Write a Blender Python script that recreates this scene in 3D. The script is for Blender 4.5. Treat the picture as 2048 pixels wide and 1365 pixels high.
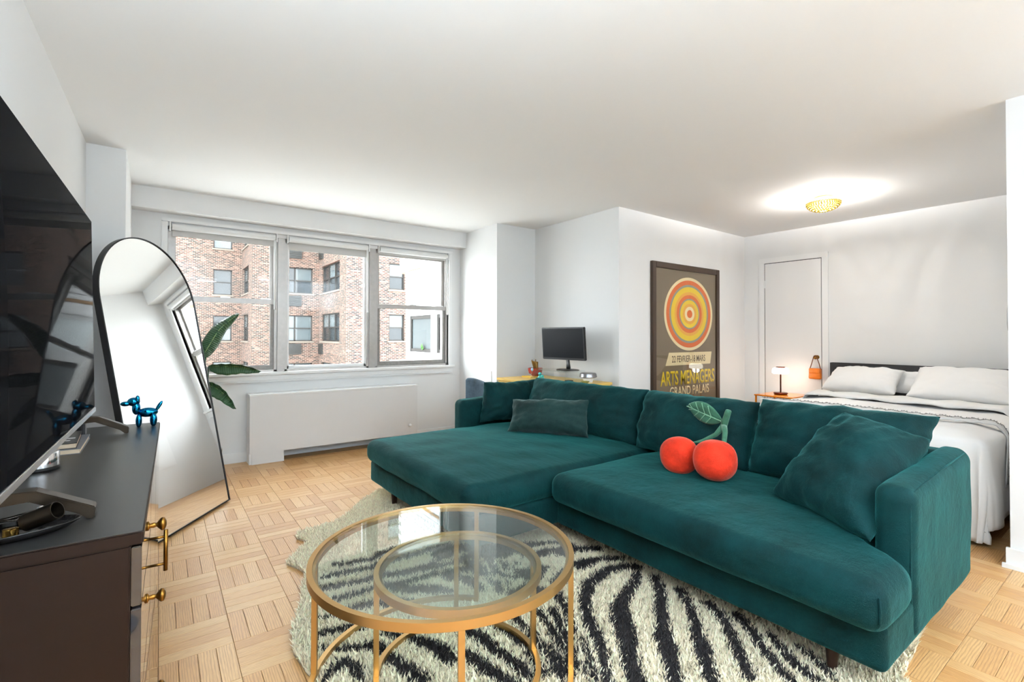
import bpy, bmesh, math, random
import numpy as np
from mathutils import Matrix, Vector, noise

random.seed(7); RNG = np.random.default_rng(7)
for o in list(bpy.data.objects): bpy.data.objects.remove(o)
SC = bpy.context.scene; COL = SC.collection
PI = math.pi

# ------------------------------------------------------------------ camera
CAM_H = 1.2; CEIL = 2.445
yaw, pitch, roll = math.radians(36.453), math.radians(0.707), math.radians(0.109)
fw = Vector((math.sin(yaw)*math.cos(pitch), math.cos(yaw)*math.cos(pitch), math.sin(pitch)))
rt = Vector((math.cos(yaw), -math.sin(yaw), 0)); up = rt.cross(fw)
rt2 = rt*math.cos(roll) + up*math.sin(roll); up2 = up*math.cos(roll) - rt*math.sin(roll)
cd = bpy.data.cameras.new('camera'); cam = bpy.data.objects.new('camera', cd); COL.objects.link(cam)
cam.matrix_world = Matrix(((rt2.x, up2.x, -fw.x, 0), (rt2.y, up2.y, -fw.y, 0), (rt2.z, up2.z, -fw.z, CAM_H), (0, 0, 0, 1)))
cd.sensor_width = 36; cd.lens = 969.33/2048*36; cd.shift_y = -(682.5-659.7)/2048; cd.clip_start = .02; cd.clip_end = 300
SC.camera = cam

# ------------------------------------------------------------------ world and exposure
w = bpy.data.worlds.new('overcast_sky'); SC.world = w; w.use_nodes = True
bg = w.node_tree.nodes['Background']; bg.inputs[0].default_value = (.90, .95, 1, 1); bg.inputs[1].default_value = 11.0
SC.view_settings.view_transform = 'Standard'; SC.view_settings.look = 'None'
SC.view_settings.exposure = 0.40; SC.view_settings.gamma = 1; SC.view_settings.use_curve_mapping = False

# ------------------------------------------------------------------ helpers
def lin(r, g, b):
    f = lambda c: c/12.92 if c <= .04045 else ((c+.055)/1.055)**2.4
    return (f(r/255), f(g/255), f(b/255), 1)

class N:
    def __init__(s, name):
        s.m = bpy.data.materials.new(name); s.m.use_nodes = True; s.t = s.m.node_tree
        s.b = s.t.nodes['Principled BSDF']; s.out = s.t.nodes['Material Output']
    def n(s, typ, **k):
        x = s.t.nodes.new(typ)
        for a, v in k.items(): setattr(x, a, v)
        return x
    def l(s, a, b): s.t.links.new(a, b)
    def set(s, **k):
        for a, v in k.items(): s.b.inputs[a.replace('_', ' ')].default_value = v
        return s

def simple(name, col, rough=.5, metal=0, bump=0, bscale=200, var=0, vscale=6, **k):
    q = N(name); q.set(Base_Color=col, Roughness=rough, Metallic=metal, **k)
    tc = q.n('ShaderNodeTexCoord')
    if var:
        nz = q.n('ShaderNodeTexNoise'); nz.inputs['Scale'].default_value = vscale; nz.inputs['Detail'].default_value = 4
        q.l(tc.outputs['Object'], nz.inputs['Vector'])
        mx = q.n('ShaderNodeMix', data_type='RGBA'); mx.blend_type = 'MIX'
        mx.inputs[6].default_value = tuple(c*(1-var) for c in col[:3])+(1,)
        mx.inputs[7].default_value = tuple(min(1, c*(1+var)) for c in col[:3])+(1,)
        q.l(nz.outputs['Fac'], mx.inputs[0]); q.l(mx.outputs[2], q.b.inputs['Base Color'])
    if bump:
        nb = q.n('ShaderNodeTexNoise'); nb.inputs['Scale'].default_value = bscale; nb.inputs['Detail'].default_value = 3
        q.l(tc.outputs['Object'], nb.inputs['Vector'])
        bp = q.n('ShaderNodeBump'); bp.inputs['Strength'].default_value = bump; bp.inputs['Distance'].default_value = .002
        q.l(nb.outputs['Fac'], bp.inputs['Height']); q.l(bp.outputs[0], q.b.inputs['Normal'])
    return q.m

def glassy(name, tint=(1, 1, 1, 1), ior=1.5, rough=0.0):
    q = N(name); q.t.nodes.remove(q.b)
    tr = q.n('ShaderNodeBsdfTransparent'); tr.inputs[0].default_value = tint
    gl = q.n('ShaderNodeBsdfGlossy'); gl.inputs['Roughness'].default_value = rough
    fr = q.n('ShaderNodeFresnel'); ge = q.n('ShaderNodeNewGeometry')
    io = q.n('ShaderNodeMix', data_type='FLOAT'); io.inputs[2].default_value = ior; io.inputs[3].default_value = 1/ior   # thin sheet: both faces reflect alike
    q.l(ge.outputs['Backfacing'], io.inputs[0]); q.l(io.outputs[0], fr.inputs[0])
    mx = q.n('ShaderNodeMixShader'); q.l(fr.outputs[0], mx.inputs[0]); q.l(tr.outputs[0], mx.inputs[1]); q.l(gl.outputs[0], mx.inputs[2])
    q.l(mx.outputs[0], q.out.inputs[0]); return q.m

def emit(name, col, s):
    q = N(name); q.set(Base_Color=col); q.b.inputs['Emission Color'].default_value = col; q.b.inputs['Emission Strength'].default_value = s; return q.m

def velvet(name, base, sheen, sh=1.0, streak=(1, 1, 1)):
    q = N(name); q.set(Roughness=.75, Sheen_Weight=sh, Sheen_Roughness=.35, Sheen_Tint=sheen)
    q.b.inputs['Specular IOR Level'].default_value = .15
    tc = q.n('ShaderNodeTexCoord'); mp = q.n('ShaderNodeMapping'); mp.inputs['Scale'].default_value = streak
    q.l(tc.outputs['Object'], mp.inputs[0])
    nz = q.n('ShaderNodeTexNoise'); nz.inputs['Scale'].default_value = 5; nz.inputs['Detail'].default_value = 6; nz.inputs['Roughness'].default_value = .65
    q.l(mp.outputs[0], nz.inputs['Vector'])
    cr = q.n('ShaderNodeValToRGB'); cr.color_ramp.elements[0].position = .3; cr.color_ramp.elements[1].position = .72
    cr.color_ramp.elements[0].color = tuple(c*.5 for c in base[:3])+(1,); cr.color_ramp.elements[1].color = tuple(min(1, c*1.55) for c in base[:3])+(1,)
    q.l(nz.outputs['Fac'], cr.inputs[0]); q.l(cr.outputs[0], q.b.inputs['Base Color'])
    n2 = q.n('ShaderNodeTexNoise'); n2.inputs['Scale'].default_value = 320; q.l(tc.outputs['Object'], n2.inputs['Vector'])
    ad = q.n('ShaderNodeMath', operation='MULTIPLY_ADD'); ad.inputs[1].default_value = 11.0
    q.l(nz.outputs['Fac'], ad.inputs[0]); q.l(n2.outputs['Fac'], ad.inputs[2])
    bp = q.n('ShaderNodeBump'); bp.inputs['Strength'].default_value = .35; bp.inputs['Distance'].default_value = .004
    q.l(ad.outputs[0], bp.inputs['Height']); q.l(bp.outputs[0], q.b.inputs['Normal'])
    return q.m

def link(name, me, mat, parent=None, smooth=False):
    o = bpy.data.objects.new(name, me); COL.objects.link(o)
    if mat is not None:
        if isinstance(mat, (list, tuple)):
            for m_ in mat: me.materials.append(m_)
        else: me.materials.append(mat)
    if smooth and len(me.polygons): me.polygons.foreach_set('use_smooth', [True]*len(me.polygons))
    if parent is not None: attach(o, parent)
    return o

def attach(o, p):
    o.parent = p
    o.matrix_parent_inverse = Matrix.Translation(-p.location) if p.parent is None else Matrix()

def new(name, vs, fs, mat, parent=None, smooth=False):
    me = bpy.data.meshes.new(name); me.from_pydata([tuple(v) for v in vs], [], fs); me.update()
    return link(name, me, mat, parent, smooth)

class MB:
    def __init__(s): s.v = []; s.f = []; s.T = None
    def add(s, vs, fs):
        k = len(s.v)
        s.v += [tuple(s.T @ Vector(v)) if s.T else tuple(v) for v in vs]; s.f += [tuple(i+k for i in f) for f in fs]; return s
    def box(s, x0, x1, y0, y1, z0, z1):
        return s.add([(x, y, z) for z in (z0, z1) for y in (y0, y1) for x in (x0, x1)],
                     [(0, 2, 3, 1), (4, 5, 7, 6), (0, 1, 5, 4), (2, 6, 7, 3), (0, 4, 6, 2), (1, 3, 7, 5)])
    def lathe(s, prof, c=(0, 0, 0), n=32, axis='z'):
        vs = []; fs = []
        for r, h in prof:
            for k in range(n):
                a = 2*PI*k/n; p = (r*math.cos(a), r*math.sin(a), h)
                if axis == 'x': p = (p[2], p[0], p[1])
                if axis == 'y': p = (p[1], p[2], p[0])
                vs.append((c[0]+p[0], c[1]+p[1], c[2]+p[2]))
        for i in range(len(prof)-1):
            for k in range(n): fs.append((i*n+k, i*n+(k+1) % n, (i+1)*n+(k+1) % n, (i+1)*n+k))
        if prof[0][0] > 1e-6: fs.append(tuple(range(n-1, -1, -1)))
        if prof[-1][0] > 1e-6: fs.append(tuple((len(prof)-1)*n+k for k in range(n)))
        return s.add(vs, fs)
    def tube(s, pts, r, n=10, closed=False, flat=1.0, caps=True):
        pts = [Vector(p) for p in pts]; m = len(pts); vs = []; fs = []
        rs = r if isinstance(r, (list, tuple)) else [r]*m
        prev = None
        for i, p in enumerate(pts):
            t = (pts[(i+1) % m]-pts[i-1]) if closed else (pts[min(i+1, m-1)]-pts[max(i-1, 0)])
            t.normalize()
            if prev is None:
                a = Vector((0, 0, 1)) if abs(t.z) < .9 else Vector((1, 0, 0))
                u = t.cross(a).normalized()
            else: u = (prev-t*prev.dot(t)).normalized()
            prev = u; w_ = t.cross(u)
            for k in range(n):
                an = 2*PI*k/n; vs.append(p+u*math.cos(an)*rs[i]+w_*math.sin(an)*rs[i]*flat)
        for i in range(m if closed else m-1):
            j = (i+1) % m
            for k in range(n): fs.append((i*n+k, j*n+k, j*n+(k+1) % n, i*n+(k+1) % n))
        if caps and not closed: fs.append(tuple(range(n))); fs.append(tuple((m-1)*n+k for k in range(n-1, -1, -1)))
        return s.add(vs, fs)
    def ell(s, c, r, n=16, m=10, rot=None):
        vs = []; fs = []
        for i in range(m+1):
            th = PI*i/m
            for k in range(n):
                a = 2*PI*k/n; p = Vector((r[0]*math.sin(th)*math.cos(a), r[1]*math.sin(th)*math.sin(a), r[2]*math.cos(th)))
                if rot: p = rot @ p
                vs.append(Vector(c)+p)
        for i in range(m):
            for k in range(n): fs.append((i*n+k, (i+1)*n+k, (i+1)*n+(k+1) % n, i*n+(k+1) % n))
        return s.add(vs, fs)
    def prism(s, poly, z0, z1, plane='xy'):
        n = len(poly); f = (lambda a, b, c: (a, b, c)) if plane == 'xy' else ((lambda a, b, c: (a, c, b)) if plane == 'xz' else (lambda a, b, c: (c, a, b)))
        vs = [f(a, b, z0) for a, b in poly]+[f(a, b, z1) for a, b in poly]
        fs = [tuple(range(n-1, -1, -1)), tuple(range(n, 2*n))]+[(i, (i+1) % n, n+(i+1) % n, n+i) for i in range(n)]
        return s.add(vs, fs)
    def build(s, name, mat, parent=None, smooth=False, bevel=0, seg=2, auto=False):
        me = bpy.data.meshes.new(name); me.from_pydata(s.v, [], s.f); me.update()
        bm = bmesh.new(); bm.from_mesh(me)
        bmesh.ops.remove_doubles(bm, verts=bm.verts, dist=1e-6)
        if bevel: bmesh.ops.bevel(bm, geom=bm.edges[:], offset=bevel, segments=seg, affect='EDGES', clamp_overlap=True)
        bmesh.ops.recalc_face_normals(bm, faces=bm.faces)
        if auto:
            for f in bm.faces: f.smooth = True
            for e in bm.edges:
                if len(e.link_faces) == 2 and e.calc_face_angle(0) > .6: e.smooth = False
        bm.to_mesh(me); bm.free()
        return link(name, me, mat, parent, smooth)

def thing(name, label, cat, loc=(0, 0, 0), group=None):
    o = bpy.data.objects.new(name, None); COL.objects.link(o); o.location = loc; o.empty_display_size = .1
    o['label'] = label; o['category'] = cat
    if group: o['group'] = group
    return o
def tag(o, label, cat, group=None):
    o['label'] = label; o['category'] = cat
    if group: o['group'] = group
    return o
def struct(o): o['kind'] = 'structure'; return o
def stuff(o): o['kind'] = 'stuff'; return o
def sempty(name, loc):
    o = bpy.data.objects.new(name, None); COL.objects.link(o); o.location = loc; o['kind'] = 'structure'; return o

def rbox(name, x0, x1, y0, y1, z0, z1, r, mat, parent=None, nx=10, ny=10, nz=3, m=4, f=None):
    h = [(x1-x0)/2, (y1-y0)/2, (z1-z0)/2]; c = [(x0+x1)/2, (y0+y1)/2, (z0+z1)/2]
    r = min(r, min(h)*.98); ns = [nx, ny, nz]; ax = []
    for i in range(3):
        a = h[i]-r
        left = [-a-r*math.tan(PI/4*k/m) for k in range(m, 0, -1)]
        mid = list(np.linspace(-a, a, ns[i]+1)); right = [a+r*math.tan(PI/4*k/m) for k in range(1, m+1)]
        ax.append(left+mid+right)
    vs = []; fs = []
    for d in range(3):
        e, g = (d+1) % 3, (d+2) % 3
        for sgn in (-1, 1):
            k = len(vs); A, B = ax[e], ax[g]
            for a in A:
                for b in B:
                    p = [0, 0, 0]; p[d] = sgn*h[d]; p[e] = a; p[g] = b
                    q = [max(-(h[i]-r), min(h[i]-r, p[i])) for i in range(3)]
                    dv = Vector([p[i]-q[i] for i in range(3)]); dv.normalize()
                    v = Vector([q[i]+c[i] for i in range(3)])+dv*r
                    vs.append(v)
            nb = len(B)
            for i in range(len(A)-1):
                for j in range(nb-1):
                    t = (k+i*nb+j, k+(i+1)*nb+j, k+(i+1)*nb+j+1, k+i*nb+j+1)
                    fs.append(t if sgn > 0 else t[::-1])
    mb = MB(); mb.v = [tuple(v) for v in vs]; mb.f = fs
    bm = bmesh.new(); me = bpy.data.meshes.new(name); me.from_pydata(mb.v, [], mb.f); bm.from_mesh(me)
    bmesh.ops.remove_doubles(bm, verts=bm.verts, dist=1e-5)
    if f:
        for v in bm.verts: v.co = Vector(f(v.co.copy()))
    bmesh.ops.recalc_face_normals(bm, faces=bm.faces); bm.to_mesh(me); bm.free()
    return link(name, me, mat, parent, True)

def pillow(name, c00, c10, c11, c01, t, mat, parent=None, n=34, wr=.006, seed=0, pinch=.05, p=2.6, q=.5, sag=0, edgew=.012):
    c00, c10, c11, c01 = map(Vector, (c00, c10, c11, c01))
    nrm = ((c10-c00).cross(c01-c00)).normalized()
    cen = (c00+c10+c11+c01)/4
    vs = []; idx = {}; fs = []
    W = ((c10-c00).length+(c11-c01).length)/2; H = ((c01-c00).length+(c11-c10).length)/2
    for s in (1, -1):
        for i in range(n+1):
            for j in range(n+1):
                a = math.sin((i/n-.5)*PI)*.5+(i/n-.5); b = math.sin((j/n-.5)*PI)*.5+(j/n-.5)   # denser near the edges, -1..1
                edge = i in (0, n) or j in (0, n)
                if s == -1 and edge: idx[(s, i, j)] = idx[(1, i, j)]; continue
                A = a*(1-pinch*(1-b*b)*abs(a)**3); B = b*(1-pinch*(1-a*a)*abs(b)**3)
                u, v = (A+1)/2, (B+1)/2
                P = c00*(1-u)*(1-v)+c10*u*(1-v)+c11*u*v+c01*(1-u)*v
                th = t/2*(max(0, 1-abs(a)**p)**q)*(max(0, 1-abs(b)**p)**q)
                nv = noise.noise(Vector((A*W*7+seed*3.1, B*H*7+seed, s*.6)))+.5*noise.noise(Vector((A*W*16+seed, B*H*16, s*2.)))
                ew = max(abs(a), abs(b))
                cr = math.sin((math.atan2(b, a)*14+seed)+2*nv)*max(0, ew-.45)*(1.05-ew)*2.4
                th2 = th*s+(wr*nv*min(1, th/(t*.2)) + wr*1.3*cr*min(1, th/(t*.12)))
                P = P+nrm*th2
                if edgew and s*0 == 0:
                    w1 = noise.noise(Vector((A*W*5+seed*7.7, B*H*5, seed)))+.6*noise.noise(Vector((A*W*12+seed, B*H*12, seed*2.)))
                    P = P+(P-cen).normalized()*edgew*w1*ew**3
                if sag: P.z -= sag*(1-a*a)*max(0, b)
                idx[(s, i, j)] = len(vs); vs.append(P)
    for s in (1, -1):
        for i in range(n):
            for j in range(n):
                f4 = (idx[(s, i, j)], idx[(s, i+1, j)], idx[(s, i+1, j+1)], idx[(s, i, j+1)])
                fs.append(f4 if s == 1 else f4[::-1])
    o = new(name, vs, fs, mat, parent, True)
    return o, nrm

def text_mesh(name, body, w_, h_, mat, parent, M, ext=.0008, off=0.0):
    cu = bpy.data.curves.new(name, 'FONT'); cu.body = body; cu.size = 1; cu.offset = off; cu.resolution_u = 4
    to = bpy.data.objects.new(name, cu); COL.objects.link(to)
    bpy.context.view_layer.update()
    me = bpy.data.meshes.new_from_object(to.evaluated_get(bpy.context.evaluated_depsgraph_get()))
    bpy.data.objects.remove(to); bpy.data.curves.remove(cu)
    xs = [v.co.x for v in me.vertices]; ys = [v.co.y for v in me.vertices]
    sx, sy = w_/(max(xs)-min(xs)), h_/(max(ys)-min(ys))
    me.transform(M @ Matrix.Diagonal((sx, sy, 1, 1)) @ Matrix.Translation((-(max(xs)+min(xs))/2, -(max(ys)+min(ys))/2, 0)))
    o = link(name, me, mat, parent); sm = o.modifiers.new('ink', 'SOLIDIFY'); sm.thickness = ext
    return o

# ------------------------------------------------------------------ materials
M_wall = simple('white_wall_paint', (.80, .795, .785, 1), .85, bump=.12, bscale=60)
M_ceil = simple('white_ceiling_paint', (.89, .888, .88, 1), .9, bump=.08, bscale=40)
M_trim = simple('white_gloss_trim', (.84, .835, .825, 1), .35)
M_door = simple('white_door_paint', (.80, .79, .78, 1), .45)
M_alu = simple('aluminium_frame', lin(176, 172, 168), .38, .6, var=.12, vscale=25)
M_alud = simple('weathered_aluminium', lin(140, 136, 132), .5, .6, var=.3, vscale=40)
M_shade = simple('white_shade_fabric', (.80, .80, .79, 1), .7)
M_shadeg = simple('grey_shade_hem', lin(200, 198, 195), .7)
M_glass = glassy('window_glass', (.97, .985, .98, 1), 1.3)
M_tglass = glassy('table_glass', (.93, .97, .96, 1), 1.52)
M_black = simple('black_metal', lin(22, 22, 26), .4, .3)
M_gold = simple('brushed_gold', lin(204, 168, 112), .36, 1.0, bump=.03, bscale=300)
M_brass = simple('antique_brass', lin(146, 104, 46), .3, 1.0)
M_console = simple('black_brown_lacquer', lin(28, 14, 8), .42, 0, var=.2, vscale=3, Specular_IOR_Level=.22)
M_consoletop = simple('black_satin_top', lin(38, 37, 36), .34, 0, bump=.02, bscale=500)
M_chrome = simple('chrome', (.8, .8, .82, 1), .12, 1)
M_mirror = simple('mirror_silver', (.93, .935, .93, 1), .012, 1)
M_gap = simple('dark_gap', (.02, .018, .016, 1), .9)
M_linen = simple('white_cotton', (.84, .83, .815, 1), .85, bump=.25, bscale=25, Sheen_Weight=.2)
M_walnut = simple('walnut_leg', lin(60, 38, 28), .4, var=.3, vscale=20)
M_teal = velvet('teal_velvet', lin(3, 43, 44), (.07, .44, .42, 1), .42, (1, 1, 1))
M_teal2 = velvet('teal_velvet_brushed', lin(3, 43, 44), (.07, .44, .42, 1), .42, (1, .35, 1))
M_dkteal = velvet('dark_green_velvet', lin(30, 54, 52), (.45, .6, .58, 1), .5)
M_greyvel = velvet('grey_blue_velvet', lin(70, 86, 98), (.5, .6, .7, 1), .4)
M_screen = simple('glossy_black_screen', (.006, .006, .007, 1), .03, IOR=1.012)
M_frameblk = simple('black_plastic', (.012, .012, .013, 1), .35)
M_silver = simple('satin_silver', (.62, .62, .63, 1), .3, 1)
M_bronze = simple('bronze_grey_metal', lin(66, 58, 50), .38, 1)

def wood_mat():
    q = N('oak_parquet'); q.set(Roughness=.36)
    ob = q.n('ShaderNodeObjectInfo'); ge = q.n('ShaderNodeNewGeometry')
    ad = q.n('ShaderNodeMath', operation='ADD'); q.l(ob.outputs['Random'], ad.inputs[0]); q.l(ge.outputs['Random Per Island'], ad.inputs[1])
    fr = q.n('ShaderNodeMath', operation='FRACT'); q.l(ad.outputs[0], fr.inputs[0])
    uv = q.n('ShaderNodeUVMap'); uv.uv_map = 'grain'
    sc = q.n('ShaderNodeMath', operation='MULTIPLY'); sc.inputs[1].default_value = 37.0; q.l(fr.outputs[0], sc.inputs[0])
    cb = q.n('ShaderNodeCombineXYZ'); q.l(sc.outputs[0], cb.inputs[0]); q.l(sc.outputs[0], cb.inputs[1]); q.l(sc.outputs[0], cb.inputs[2])
    va = q.n('ShaderNodeVectorMath', operation='MULTIPLY_ADD'); va.inputs[1].default_value = (6, 40, 0); q.l(uv.outputs[0], va.inputs[0]); q.l(cb.outputs[0], va.inputs[2])
    wv = q.n('ShaderNodeTexWave', bands_direction='Y'); wv.inputs['Scale'].default_value = .9; wv.inputs['Distortion'].default_value = 9; wv.inputs['Detail'].default_value = 3; wv.inputs['Detail Scale'].default_value = .6
    q.l(va.outputs[0], wv.inputs['Vector'])
    va2 = q.n('ShaderNodeVectorMath', operation='MULTIPLY_ADD'); va2.inputs[1].default_value = (22, 420, 0); q.l(uv.outputs[0], va2.inputs[0]); q.l(cb.outputs[0], va2.inputs[2])
    nz = q.n('ShaderNodeTexNoise'); nz.inputs['Scale'].default_value = 1; nz.inputs['Detail'].default_value = 3; q.l(va2.outputs[0], nz.inputs['Vector'])
    cr = q.n('ShaderNodeValToRGB'); e = cr.color_ramp.elements
    e[0].color = lin(196, 146, 90); e[1].color = lin(214, 172, 118)
    x = cr.color_ramp.elements.new(.5); x.color = lin(206, 159, 103)
    q.l(fr.outputs[0], cr.inputs[0])
    cr2 = q.n('ShaderNodeValToRGB'); cr2.color_ramp.elements[0].color = (.62, .55, .47, 1); cr2.color_ramp.elements[1].color = (1, 1, 1, 1); cr2.color_ramp.elements[0].position = .08; cr2.color_ramp.elements[1].position = .6
    q.l(wv.outputs['Fac'], cr2.inputs[0])
    mx = q.n('ShaderNodeMix', data_type='RGBA'); mx.blend_type = 'MULTIPLY'; mx.inputs[0].default_value = .55
    q.l(cr.outputs[0], mx.inputs[6]); q.l(cr2.outputs[0], mx.inputs[7])
    cr3 = q.n('ShaderNodeValToRGB'); cr3.color_ramp.elements[0].color = (.66, .58, .5, 1); cr3.color_ramp.elements[1].color = (1, 1, 1, 1); cr3.color_ramp.elements[0].position = .34; cr3.color_ramp.elements[1].position = .56
    q.l(nz.outputs['Fac'], cr3.inputs[0])
    m2 = q.n('ShaderNodeMix', data_type='RGBA'); m2.blend_type = 'MULTIPLY'; m2.inputs[0].default_value = .45
    q.l(mx.outputs[2], m2.inputs[6]); q.l(cr3.outputs[0], m2.inputs[7]); q.l(m2.outputs[2], q.b.inputs['Base Color'])
    bp = q.n('ShaderNodeBump'); bp.inputs['Strength'].default_value = .12; bp.inputs['Distance'].default_value = .001
    q.l(nz.outputs['Fac'], bp.inputs['Height']); q.l(bp.outputs[0], q.b.inputs['Normal'])
    return q.m
M_oak = wood_mat()

def brick_mat(name, axis):
    q = N(name); q.set(Roughness=.9)
    tc = q.n('ShaderNodeTexCoord'); sp = q.n('ShaderNodeSeparateXYZ'); cb = q.n('ShaderNodeCombineXYZ')
    ge = q.n('ShaderNodeNewGeometry')
    q.l(ge.outputs['Position'], sp.inputs[0])
    sn = q.n('ShaderNodeSeparateXYZ'); q.l(ge.outputs['True Normal'], sn.inputs[0])
    ab = q.n('ShaderNodeMath', operation='ABSOLUTE'); q.l(sn.outputs[0], ab.inputs[0])
    mu = q.n('ShaderNodeMix', data_type='FLOAT'); q.l(ab.outputs[0], mu.inputs[0]); q.l(sp.outputs[0], mu.inputs[2]); q.l(sp.outputs[1], mu.inputs[3])
    q.l(mu.outputs[0], cb.inputs[0]); q.l(sp.outputs[2], cb.inputs[1])
    br = q.n('ShaderNodeTexBrick'); br.inputs['Scale'].default_value = 1; br.inputs['Brick Width'].default_value = .215; br.inputs['Row Height'].default_value = .075
    br.inputs['Mortar Size'].default_value = .011; br.inputs['Bias'].default_value = 0
    br.inputs['Color1'].default_value = (0, 0, 0, 1); br.inputs['Color2'].default_value = (1, 1, 1, 1); br.inputs['Mortar'].default_value = (.5, .5, .5, 1)
    q.l(cb.outputs[0], br.inputs['Vector'])
    cr = q.n('ShaderNodeValToRGB'); e = cr.color_ramp.elements
    e[0].color = lin(14, 11, 10); e[1].color = lin(112, 84, 72)
    for p_, c_ in ((.22, lin(40, 25, 21)), (.5, lin(66, 41, 33)), (.78, lin(84, 55, 45))):
        x = cr.color_ramp.elements.new(p_); x.color = c_
    q.l(br.outputs['Color'], cr.inputs[0])
    mx = q.n('ShaderNodeMix', data_type='RGBA'); q.l(br.outputs['Fac'], mx.inputs[0]); q.l(cr.outputs[0], mx.inputs[6]); mx.inputs[7].default_value = lin(126, 113, 102)
    q.l(mx.outputs[2], q.b.inputs['Base Color'])
    bp = q.n('ShaderNodeBump'); bp.invert = True; bp.inputs['Strength'].default_value = .5; bp.inputs['Distance'].default_value = .01
    q.l(br.outputs['Fac'], bp.inputs['Height']); q.l(bp.outputs[0], q.b.inputs['Normal'])
    return q.m
M_brx = brick_mat('brick_facing_x', 0); M_bry = brick_mat('brick_facing_y', 1)

# ------------------------------------------------------------------ room shell
def wx(y): return -.403+.0242*(y-2.52)
struct(MB().prism([(wx(-2.6), -2.6), (wx(4.15), 4.15), (wx(4.15), 5.4), (-.75, 5.4), (-.75, -2.6)], 0, CEIL).build('wall_west', M_wall))
struct(MB().box(wx(4.15), -.16, 4.15, 5.21, 0, CEIL).build('wall_northwest', M_wall))
WX0, WX1, WZ0, WZ1, WY = .09, 2.885, .83, 2.16, 5.21
nw = MB()
nw.box(-.4, WX0, WY, 5.42, 0, CEIL).box(WX1, 3.2, WY, 5.42, 0, CEIL).box(WX0, WX1, WY, 5.42, 0, WZ0).box(WX0, WX1, WY, 5.42, WZ1, CEIL)
struct(nw.build('wall_north', M_wall))
struct(MB().box(-.16, 3.045, 5.06, WY, 2.265, CEIL).build('trim_1', M_wall))                       # beam along the window wall
struct(MB().box(3.045, 3.75, 4.405, 5.42, 0, CEIL).build('wall_northeast', M_wall))
struct(MB().prism([(3.588, 4.42), (3.588, 3.13), (6.2, 3.167), (6.2, 4.42)], 0, CEIL).build('wall_east', M_wall))
struct(MB().prism([(5.976, 3.18), (6.02, .3), (6.2, .3), (6.2, 3.18)], 0, CEIL).build('wall_bedroom', M_wall))
struct(MB().prism([(3.592, .497), (3.575, -2.6), (3.72, -2.6), (3.73, .36), (6.2, .36), (6.2, .497)], 0, CEIL).build('wall_partition', M_wall))
struct(MB().box(-.75, 3.72, -2.75, -2.6, 0, CEIL).build('wall_south', M_wall))
struct(MB().box(-.75, 6.2, -2.75, 5.42, CEIL, CEIL+.12).build('ceiling', M_ceil))
# access panel low on the right-hand pier beside the window
ap = MB().box(3.037, 3.047, 4.50, 4.75, .38, .80).build('trim_2', M_trim, bevel=.002); struct(ap)
# baseboards
def base(name, pts_out, h=.095):
    struct(MB().prism(pts_out, 0, h).build(name, M_trim, bevel=.004))
base('baseboard_north', [(-.16, 5.195), (.72, 5.195), (.72, 5.212), (-.16, 5.212)])
base('baseboard_northeast', [(2.40, 5.195), (3.045, 5.195), (3.045, 5.212), (2.40, 5.212)])
bp_ = MB().prism([(3.572, -2.6), (3.577, .512), (3.60, .512), (3.60, .49), (3.59, .49), (3.575, -2.6)], 0, .10).prism([(3.558, -2.6), (3.562, .525), (3.58, .525), (3.572, -2.6)], 0, .022)
struct(bp_.build('baseboard_partition', M_trim))
base('baseboard_west', [(wx(-2.6), -2.6), (wx(-2.6)+.015, -2.6), (wx(4.13)+.015, 4.15), (wx(4.13), 4.15)])
base('baseboard_bedroom', [(5.955, 2.97), (5.97, 3.15), (5.985, 3.15), (5.985, 2.97)])
base('baseboard_east', [(3.61, 3.115), (5.96, 3.15), (5.96, 3.168), (3.61, 3.133)])

# parquet floor: each strip is a piece of the floor
fl = struct(MB().box(-.75, 6.2, -2.75, 5.42, -.1, -.010).build('floor', simple('floor_joint', lin(70, 44, 24), .9)))
def strip_mesh():
    L, W, H, b = .2372/2, .0584/2, .010, .0009
    vs = [(x*(L), y*(W), -H) for y in (-1, 1) for x in (-1, 1)]+[(x*L, y*W, -b) for y in (-1, 1) for x in (-1, 1)]+[(x*(L-b), y*(W-b), 0) for y in (-1, 1) for x in (-1, 1)]
    fs = [(8, 9, 11, 10)]
    for k in (0, 4): fs += [(k, k+1, k+5, k+4), (k+3, k+2, k+6, k+7), (k+1, k+3, k+7, k+5), (k+2, k, k+4, k+6)]
    return vs, fs
SV, SF = strip_mesh()
def strip_to_mesh(name, vs, fs, uvs):
    me = bpy.data.meshes.new(name); me.from_pydata(vs, [], fs); me.update()
    ul = me.uv_layers.new(name='grain'); li = np.empty(len(me.loops), dtype=np.int32); me.loops.foreach_get('vertex_index', li)
    ul.data.foreach_set('uv', np.asarray(uvs, dtype=np.float32)[li].ravel()); return me
smesh = strip_to_mesh('plank', SV, SF, [(v[0], v[1]) for v in SV]); smesh.materials.append(M_oak)
TH = math.radians(-.4); S_ = .2385; ca, sa = math.cos(TH), math.sin(TH)
def fpos(u, v): return (.266+u*ca-v*sa, 2.893+u*sa+v*ca)
def inroom(x, y):
    return (wx(y)-.1 < x < 3.60 and -2.62 < y < 5.3) or (3.55 < x < 6.05 and .45 < y < 3.2)
def proj(p):
    d = Vector(p)-Vector((0, 0, CAM_H)); z_ = d.dot(fw)
    if z_ < .1: return None
    return (1024+969.33*d.dot(rt2)/z_, 659.7-969.33*d.dot(up2)/z_)
strips = []
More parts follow.
